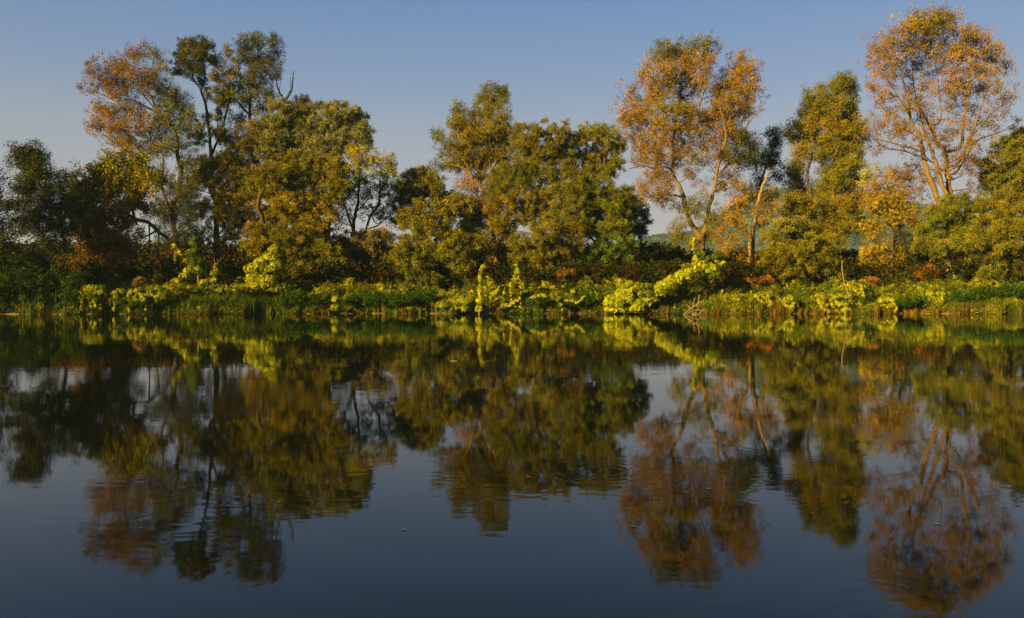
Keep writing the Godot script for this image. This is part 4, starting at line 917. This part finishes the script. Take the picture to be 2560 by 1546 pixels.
	# the thicket
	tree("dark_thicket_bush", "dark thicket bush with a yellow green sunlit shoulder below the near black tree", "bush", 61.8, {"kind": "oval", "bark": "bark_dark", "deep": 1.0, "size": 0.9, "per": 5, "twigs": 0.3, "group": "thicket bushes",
		"limbs": [[40, 772, 5, 40, 720, 4, 35, 660, 2]], "crown": [[GREEN, 50.0, [25, 648, 34, 18, 60, 655, 26, 16, -10, 640, 26, 20]], [DEEP_GREEN * 0.8, 56.0, [20, 684, 46, 24, 70, 690, 36, 26, 40, 724, 46, 24, 85, 735, 34, 24, 0, 730, 30, 26, 45, 756, 50, 16, -25, 700, 30, 50]]]})  # sunlit shoulder painted as GREEN leaves, the shaded body as darker ones
	tree("low_dark_bush", "low dark green bush sloping down from the thicket to the arching vine", "bush", 62.0, {"kind": "oval", "bark": "bark_dark", "deep": 1.0, "size": 0.9, "per": 5, "twigs": 0.3, "group": "thicket bushes",
		"limbs": [[140, 772, 4, 140, 730, 3, 135, 690, 2]], "crown": [[DEEP_GREEN * 0.75, 56.0, [112, 668, 34, 22, 150, 690, 34, 22, 120, 706, 38, 24, 170, 720, 30, 24, 135, 740, 40, 20, 185, 748, 22, 18, 110, 756, 34, 14, 160, 762, 34, 12]], [BROWN, 36.0, [165, 660, 26, 18, 190, 690, 18, 18, 100, 640, 26, 16]]]})
	# vines
	var vd := 61.6
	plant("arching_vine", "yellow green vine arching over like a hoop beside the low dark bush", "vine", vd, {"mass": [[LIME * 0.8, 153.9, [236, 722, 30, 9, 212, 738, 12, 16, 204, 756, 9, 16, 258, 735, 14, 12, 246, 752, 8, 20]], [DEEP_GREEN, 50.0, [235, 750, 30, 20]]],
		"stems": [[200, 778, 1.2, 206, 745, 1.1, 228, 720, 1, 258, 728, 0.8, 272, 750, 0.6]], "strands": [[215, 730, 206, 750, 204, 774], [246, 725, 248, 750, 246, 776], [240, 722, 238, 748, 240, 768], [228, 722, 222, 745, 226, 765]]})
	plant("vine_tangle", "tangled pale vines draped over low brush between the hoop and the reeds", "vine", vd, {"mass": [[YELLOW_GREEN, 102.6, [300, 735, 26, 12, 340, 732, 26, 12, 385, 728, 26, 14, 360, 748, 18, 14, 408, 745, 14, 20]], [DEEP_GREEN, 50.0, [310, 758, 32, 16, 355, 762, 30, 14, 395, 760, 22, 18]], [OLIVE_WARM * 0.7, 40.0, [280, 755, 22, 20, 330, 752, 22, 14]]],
		"strands": [[285, 730, 290, 750, 288, 774], [322, 730, 318, 755, 322, 778], [345, 735, 360, 752, 362, 776], [350, 742, 372, 736, 395, 742]]})
	plant("ivy_column", "dark green ivy swallowing a standing stub with a bright lime vine sloping off it", "vine", 63.6, {"mass": [[GREEN * 0.75, 90.0, [490, 612, 14, 20, 487, 636, 18, 18, 496, 660, 20, 18, 502, 684, 20, 18, 478, 655, 12, 14]], [LIME, 171.0, [486, 668, 10, 8, 474, 680, 12, 8, 458, 692, 14, 8, 442, 704, 14, 7, 500, 672, 8, 8, 468, 652, 7, 6, 452, 634, 6, 6, 436, 616, 5, 5]]], "stems": [[500, 715, 5, 494, 660, 4, 488, 600, 3]]})
	plant("vine_stump", "short broken stump wound with lime vine left of the dark hollow", "stump", 63.4, {"size": 0.6, "deep": 0.1, "mass": [[LIME, 222.3, [534, 704, 8, 10, 536, 686, 6, 12, 539, 668, 6, 10, 516, 706, 14, 9]]], "stems": [[532, 722, 4, 535, 690, 3.5, 538, 666, 2.5, 536, 645, 1], [538, 668, 1.5, 546, 655, 1, 542, 648, 0.6]]})
	plant("vine_drape", "brilliant lime vine drape hanging off the olive willow down to the reeds", "vine", 63.2, {"mass": [[LIME, 188.1, [686, 628, 14, 16, 678, 648, 24, 16, 654, 658, 24, 17, 642, 676, 26, 18, 668, 678, 28, 18, 692, 664, 14, 24, 638, 698, 26, 17, 668, 702, 30, 16, 650, 714, 36, 10, 612, 720, 24, 8]]], "stems": [[690, 716, 2, 688, 670, 1.6, 682, 625, 1]]})
	plant("reed_top_vine", "thin yellow green vine lying along the tops of the reeds", "vine", 62.6, {"size": 0.7, "deep": 0.5, "mass": [[LIME * 0.85, 90.0, [425, 718, 26, 6, 480, 720, 28, 5, 540, 719, 28, 5, 596, 720, 26, 5, 650, 720, 30, 6]], [YELLOW_GREEN, 90.0, [450, 724, 30, 8, 570, 726, 34, 6, 690, 724, 22, 8]]]})
	plant("lime_sprout", "small lime plant at the water just below the brown green bush", "plant", 62.0, {"size": 0.7, "mass": [[LIME * 0.8, 153.9, [842, 752, 9, 12, 838, 770, 12, 10]]]})
	var spots := [[735, 748, 34, 22], [790, 752, 32, 20], [890, 752, 30, 20], [945, 748, 30, 20], [1005, 755, 32, 18], [1050, 745, 34, 20], [1345, 756, 24, 18], [1420, 758, 28, 14], [1465, 752, 26, 16], [2262, 757, 30, 14], [2312, 756, 30, 15], [2372, 746, 32, 16], [2424, 742, 32, 16], [2470, 732, 36, 16], [2530, 728, 40, 18]]
	var where := ["beside the reeds", "below the olive willow", "under the brown green bush", "just past the lime sprout", "under the yellow speckled creeper", "left of the vine clad post", "between the two slanting vines", "beyond the second slanting vine", "touching the big vine mound", "below the vine clad tree", "below the red shrub", "under the dense olive bush", "under the yellow crest", "below the edge olive bush", "at the border by the tall grass"]
	for k in spots.size():
		var s: Array = spots[k]
		plant("nettle_clump", "dark green nettle clump on the bank " + where[k], "nettles", 62.4 + 0.3 * (k % 3), {"kind": "oval", "size": 0.8, "group": "nettle clumps along the bank", "mass": [[DEEP_GREEN, 60.0, [s[0], s[1], s[2], s[3], s[0] - 14, s[1] + 8, s[2] * 0.7, s[3] * 0.7]], [GREEN, 30.0, [s[0] + 6, s[1] - 6, s[2] * 0.7, s[3] * 0.6]]]})
	plant("yellow_creeper", "yellow speckled creeper on the brow of the bank under the wide olive bush", "creeper", 63.5, {"size": 0.6, "mass": [[YELLOW, 70.0, [965, 733, 16, 11, 985, 720, 12, 7, 1038, 718, 18, 6, 1066, 722, 14, 7, 1012, 724, 10, 5]], [GREEN, 30.0, [1000, 735, 40, 10]]]})
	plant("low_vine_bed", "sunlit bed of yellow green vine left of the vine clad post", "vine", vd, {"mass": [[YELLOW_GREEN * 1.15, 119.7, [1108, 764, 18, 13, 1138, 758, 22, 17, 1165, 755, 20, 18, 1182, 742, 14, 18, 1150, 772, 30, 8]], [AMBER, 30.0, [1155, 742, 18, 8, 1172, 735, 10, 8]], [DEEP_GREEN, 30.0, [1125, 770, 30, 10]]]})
	plant("vine_post", "upright post wrapped in lime vine standing at the water line", "post", 60.5, {"size": 0.6, "deep": 0.08, "mass": [[LIME * 1.2, 420.0, [1198, 774, 8, 10, 1199, 754, 6, 14, 1200, 730, 4, 18, 1201, 704, 3, 18, 1203, 682, 3, 10, 1209, 668, 8, 4]]], "stems": [[1198, 788, 4, 1200, 740, 3.4, 1202, 700, 2.8, 1203, 675, 2, 1213, 655, 1], [1202, 684, 1.4, 1194, 690, 1.2, 1190, 702, 0.8], [1203, 676, 1.2, 1210, 672, 1, 1224, 668, 0.6]]})
	plant("slanting_vine", "lime vine climbing a slanting stick just past the post with a dark curtain below", "vine", 62.5, {"size": 0.6, "deep": 0.15, "mass": [[LIME * 1.05, 222.3, [1228, 748, 9, 8, 1238, 735, 11, 7, 1256, 723, 13, 8, 1273, 711, 12, 8, 1287, 697, 10, 9, 1295, 680, 7, 11, 1292, 666, 6, 8]], [OLIVE_GREEN * 0.7, 50.0, [1270, 738, 22, 16, 1292, 730, 14, 24, 1282, 755, 22, 14]]], "stems": [[1222, 768, 2, 1240, 735, 1.8, 1272, 712, 1.6, 1297, 675, 1]], "strands": [[1235, 765, 1250, 756, 1265, 763, 1282, 758, 1300, 744], [1262, 722, 1258, 745, 1262, 768], [1296, 690, 1302, 720, 1300, 770], [1276, 712, 1278, 740, 1276, 766]]})
	plant("zigzag_vine", "thin lime vine zigzagging down to the water under the brown olive bush", "vine", 62.0, {"size": 0.55, "deep": 0.12, "mass": [[LIME, 205.2, [1368, 711, 11, 6, 1380, 721, 8, 7, 1386, 735, 6, 9, 1396, 751, 6, 8, 1404, 763, 6, 7, 1410, 776, 6, 6]], [AMBER, 30.0, [1396, 722, 10, 6]]], "stems": [[1364, 705, 0.8, 1382, 725, 0.9, 1392, 748, 0.9, 1410, 780, 1]], "strands": [[1330, 745, 1350, 738, 1368, 742], [1412, 752, 1430, 750, 1445, 757, 1460, 742]]})
	plant("vine_mound", "big pale lime mound of vine leaves spilling into the water", "vine", 61.8, {"mass": [[LIME * 1.08, 239.4, [1532, 758, 26, 20, 1562, 748, 32, 24, 1592, 760, 22, 18, 1545, 774, 34, 8, 1590, 774, 22, 7, 1572, 728, 26, 14]], [YELLOW_GREEN, 167.6, [1568, 714, 26, 12, 1596, 722, 26, 14, 1615, 735, 22, 12]]], "stems": [[1560, 785, 2, 1565, 740, 1.6, 1590, 715, 1]]})
	plant("vine_ramp", "bright vine covered limb sloping up to the foot of the tall orange poplar", "vine", 62.3, {"mass": [[LIME * 1.05, 263.3, [1590, 745, 26, 14, 1604, 762, 24, 12, 1622, 750, 26, 15, 1636, 735, 24, 16, 1660, 719, 24, 16, 1684, 705, 22, 16, 1708, 692, 22, 16, 1732, 678, 22, 16, 1757, 666, 24, 15, 1778, 676, 14, 14]], [GREEN, 60.0, [1770, 650, 22, 14, 1796, 645, 16, 16, 1748, 640, 12, 14, 1785, 690, 14, 14]], [YELLOW_GREEN, 167.6, [1735, 615, 8, 22, 1742, 648, 10, 12, 1716, 668, 12, 8]]], "stems": [[1590, 765, 4, 1640, 735, 3.6, 1700, 696, 3, 1762, 655, 2.4]], "strands": [[1735, 600, 1732, 625, 1738, 655], [1790, 650, 1800, 660, 1812, 655]]})
	tree("shaded_brush", "dull olive brush in the shade below the sloping vine and behind the driftwood", "bush", 64.0, {"kind": "oval", "bark": "bark_dark", "deep": 0.6, "size": 0.75, "per": 5, "twigs": 0.3,
		"limbs": [[1712, 772, 4, 1710, 740, 3, 1705, 715, 2]], "crown": [[OLIVE_GREEN * 0.75, 60.0, [1690, 728, 28, 18, 1722, 716, 26, 18, 1665, 746, 28, 16, 1702, 750, 32, 18, 1742, 738, 28, 22, 1755, 712, 20, 18, 1650, 762, 24, 10]]]})
	var patches := [[1908, 742, 22, 10, "beside the broken trunk"], [1968, 752, 16, 14, "below the round olive bush"], [2100, 765, 22, 13, "sprawling in the water under the leaning stem"], [2222, 752, 26, 8, "under the vine clad tree"], [2345, 736, 30, 7, "along the brow near the red shrub"], [2140, 716, 8, 14, "standing up beside the leaning stem"]]
	for p in patches:
		plant("vine_patch", "lime yellow vine patch " + p[4], "vine", 62.6, {"size": 0.65, "group": "lime vine patches on the bank", "mass": [[LIME * 0.95, 153.9, [p[0], p[1], p[2], p[3], p[0] + 14, p[1] + 9, p[2] * 0.6, p[3] * 0.6]]], "strands": [[p[0] - 20, p[1] - 4, p[0] - 6, p[1] + 12, p[0] + 12, p[1] + 16], [p[0] + 10, p[1] - 2, p[0] + 16, p[1] + 14, p[0] + 14, p[1] + 24]]})
	plant("looping_creeper", "creeper strands looping over the bank grass below the round olive bush", "creeper", 62.3, {"size": 0.4, "mass": [[LIME, 102.6, [2045, 742, 6, 4, 2086, 760, 8, 5]]], "strands": [[2040, 738, 2048, 752, 2062, 760, 2088, 758], [2045, 750, 2052, 768, 2070, 778], [2090, 745, 2102, 738, 2118, 742]]})
	var reds := [[1838, 702, 36, 16, "brown red weeds at the foot of the broken trunk"], [1895, 706, 42, 18, "orange red weeds between the broken trunk and the round olive bush"], [2172, 706, 24, 13, "small red shrub under the vine clad tree"], [2312, 688, 34, 26, "largest red shrub growing beside the dense olive bush"], [2365, 712, 40, 14, "low red shrub in front of the thin lit stem"], [1415, 684, 22, 10, "dull red hanging leaves in the dark hollow of the brown olive bush"], [350, 708, 16, 14, "rust brown dead weeds above the vine tangle"]]
	for r in reds:
		plant("red_shrub", r[4], "shrub", 66.5 if r[0] > 500 else 64.0, {"kind": "oval", "size": 0.75, "group": "red and brown shrubs", "mass": [[RED, 62.0, [r[0], r[1], r[2], r[3], r[0] - r[2] * 0.5, r[1] + r[3] * 0.4, r[2] * 0.5, r[3] * 0.6]], [OLIVE_WARM, 44.0, [r[0] + r[2] * 0.3, r[1], r[2] * 0.7, r[3] * 0.8, r[0] - r[2] * 0.4, r[1] - 3, r[2] * 0.5, r[3] * 0.7]]]})
	# dead wood
	tree("dead_sapling", "thin dead stem leaning over the bank grass under the green gold poplar", "sapling", 63.5, {"bark": "bark_pale", "limbs": [[2124, 745, 2.6, 2120, 732, 2.6, 2110, 700, 2.3, 2106, 672, 2, 2107, 650, 1.5], [2110, 700, 1.2, 2125, 708, 1, 2138, 706, 0.6]], "crown": []})
	driftwood()
	floating()

func stick(o: Node3D, called: String, flat: Array, d: float, mat: String) -> void:
	var pts := smooth_line(flat, d, Vector3(0, 0, rnd(-0.5, 0.5)), Vector4(), 1.5)
	tube(pts.map(func(q): return Vector4(q.x - o.position.x, q.y - o.position.y, q.z - o.position.z, q.w)), 6, 0.3)
	commit(called, mats[mat], o)

func driftwood() -> void:
	rng.seed = 51
	var d := 60.6
	var o := root_at("driftwood", spot(1735, 787, d))
	tag(o, "heap of bare driftwood branches crossing each other in the water below the sloping vine", "driftwood")
	for b in [[1705, 790, 2.9, 1730, 770, 2.8, 1758, 750, 1.6], [1742, 788, 2.5, 1746, 765, 2.1, 1751, 736, 1.2], [1732, 790, 2.4, 1736, 765, 2.0, 1738, 745, 1.1], [1715, 786, 2.4, 1740, 776, 2.4, 1768, 779, 1.5], [1725, 792, 2.9, 1745, 778, 2.5, 1752, 762, 1.5], [1722, 780, 2.1, 1742, 782, 2.1, 1762, 788, 1.5], [1736, 792, 2.1, 1728, 772, 1.8, 1716, 760, 1.1], [1745, 790, 2.1, 1758, 776, 1.8, 1770, 772, 1.1], [1720, 790, 1.8, 1738, 786, 1.8, 1758, 792, 1.5]]:
		stick(o, "branch", b, d, "bark_pale")
	var r := root_at("root_tangle", spot(1650, 786, d))
	tag(r, "low tangle of washed out roots between the vine mound and the driftwood", "roots")
	for b in [[1618, 788, 0.7, 1632, 779, 0.7, 1654, 774, 0.6, 1672, 780, 0.4], [1626, 789, 0.6, 1644, 783, 0.6, 1666, 784, 0.5], [1640, 791, 0.6, 1662, 783, 0.7, 1694, 777, 0.4], [1672, 792, 0.6, 1688, 781, 0.6, 1703, 779, 0.4], [1648, 774, 0.5, 1655, 782, 0.5, 1658, 792, 0.4], [1560, 787, 0.6, 1585, 780, 0.6, 1608, 784, 0.4]]:
		stick(r, "root", b, d, "bark_warm")
	var c := root_at("curved_stick", spot(866, 782, 62.4))
	tag(c, "pale curved stick rising out of the water below the brown green bush", "stick")
	stick(c, "stem", [864, 784, 1.1, 868, 774, 1.0, 876, 768, 0.9, 882, 766, 0.6], 62.4, "bark_pale")
	var p := root_at("crooked_branch", spot(1140, 668, 66.5))
	tag(p, "bare crooked branch poking out of the wide olive bush", "branch")
	stick(p, "stem", [1120, 668, 1.1, 1138, 660, 1.1, 1150, 645, 0.7], 66.0, "bark_pale")

func floating() -> void:
	rng.seed = 71
	var st := SurfaceTool.new()
	st.begin(Mesh.PRIMITIVE_TRIANGLES)
	for k in 6:
		var a := k * TAU / 6.0
		var b := (k + 1) * TAU / 6.0
		for v in [Vector3(0, 0.012, 0), Vector3(cos(a) * 0.5, 0.004, sin(a) * 0.3), Vector3(cos(b) * 0.5, 0.004, sin(b) * 0.3)]:
			st.set_color(Color.WHITE)
			st.add_vertex(v)
	st.generate_normals()
	st.set_material(mats["leaf"])
	sprig["fleck"] = st.commit()
	put(Vector3.ZERO, Basis().scaled(Vector3(0.22, 0.22, 0.22)), Color(0.6, 0.55, 0.5))
	var f := root_at("floating_fleck", spot(1134, 903, EYE * FOCAL / (903.0 - HORIZON)))
	tag(f, "single pale fleck floating alone on the dark water in front of the vine clad post", "fleck")
	flush("fleck", "fleck", f)
	for k in 45:
		var y := rnd(880, 1330)
		var d := EYE * FOCAL / (y - HORIZON)
		var x := rnd(20, 2540)
		put(Vector3((x - MID_X) / FOCAL * d, 0.006, -d), Basis(Vector3.UP, rnd(0, TAU)).scaled(Vector3.ONE * rnd(0.02, 0.06)), Color(0.12, 0.10, 0.06) * rnd(0.4, 1.2))
	tag(flush("floating_leaves", "fleck", self), "tiny leaves and seeds scattered over the still water", "floating leaves", "", "stuff")
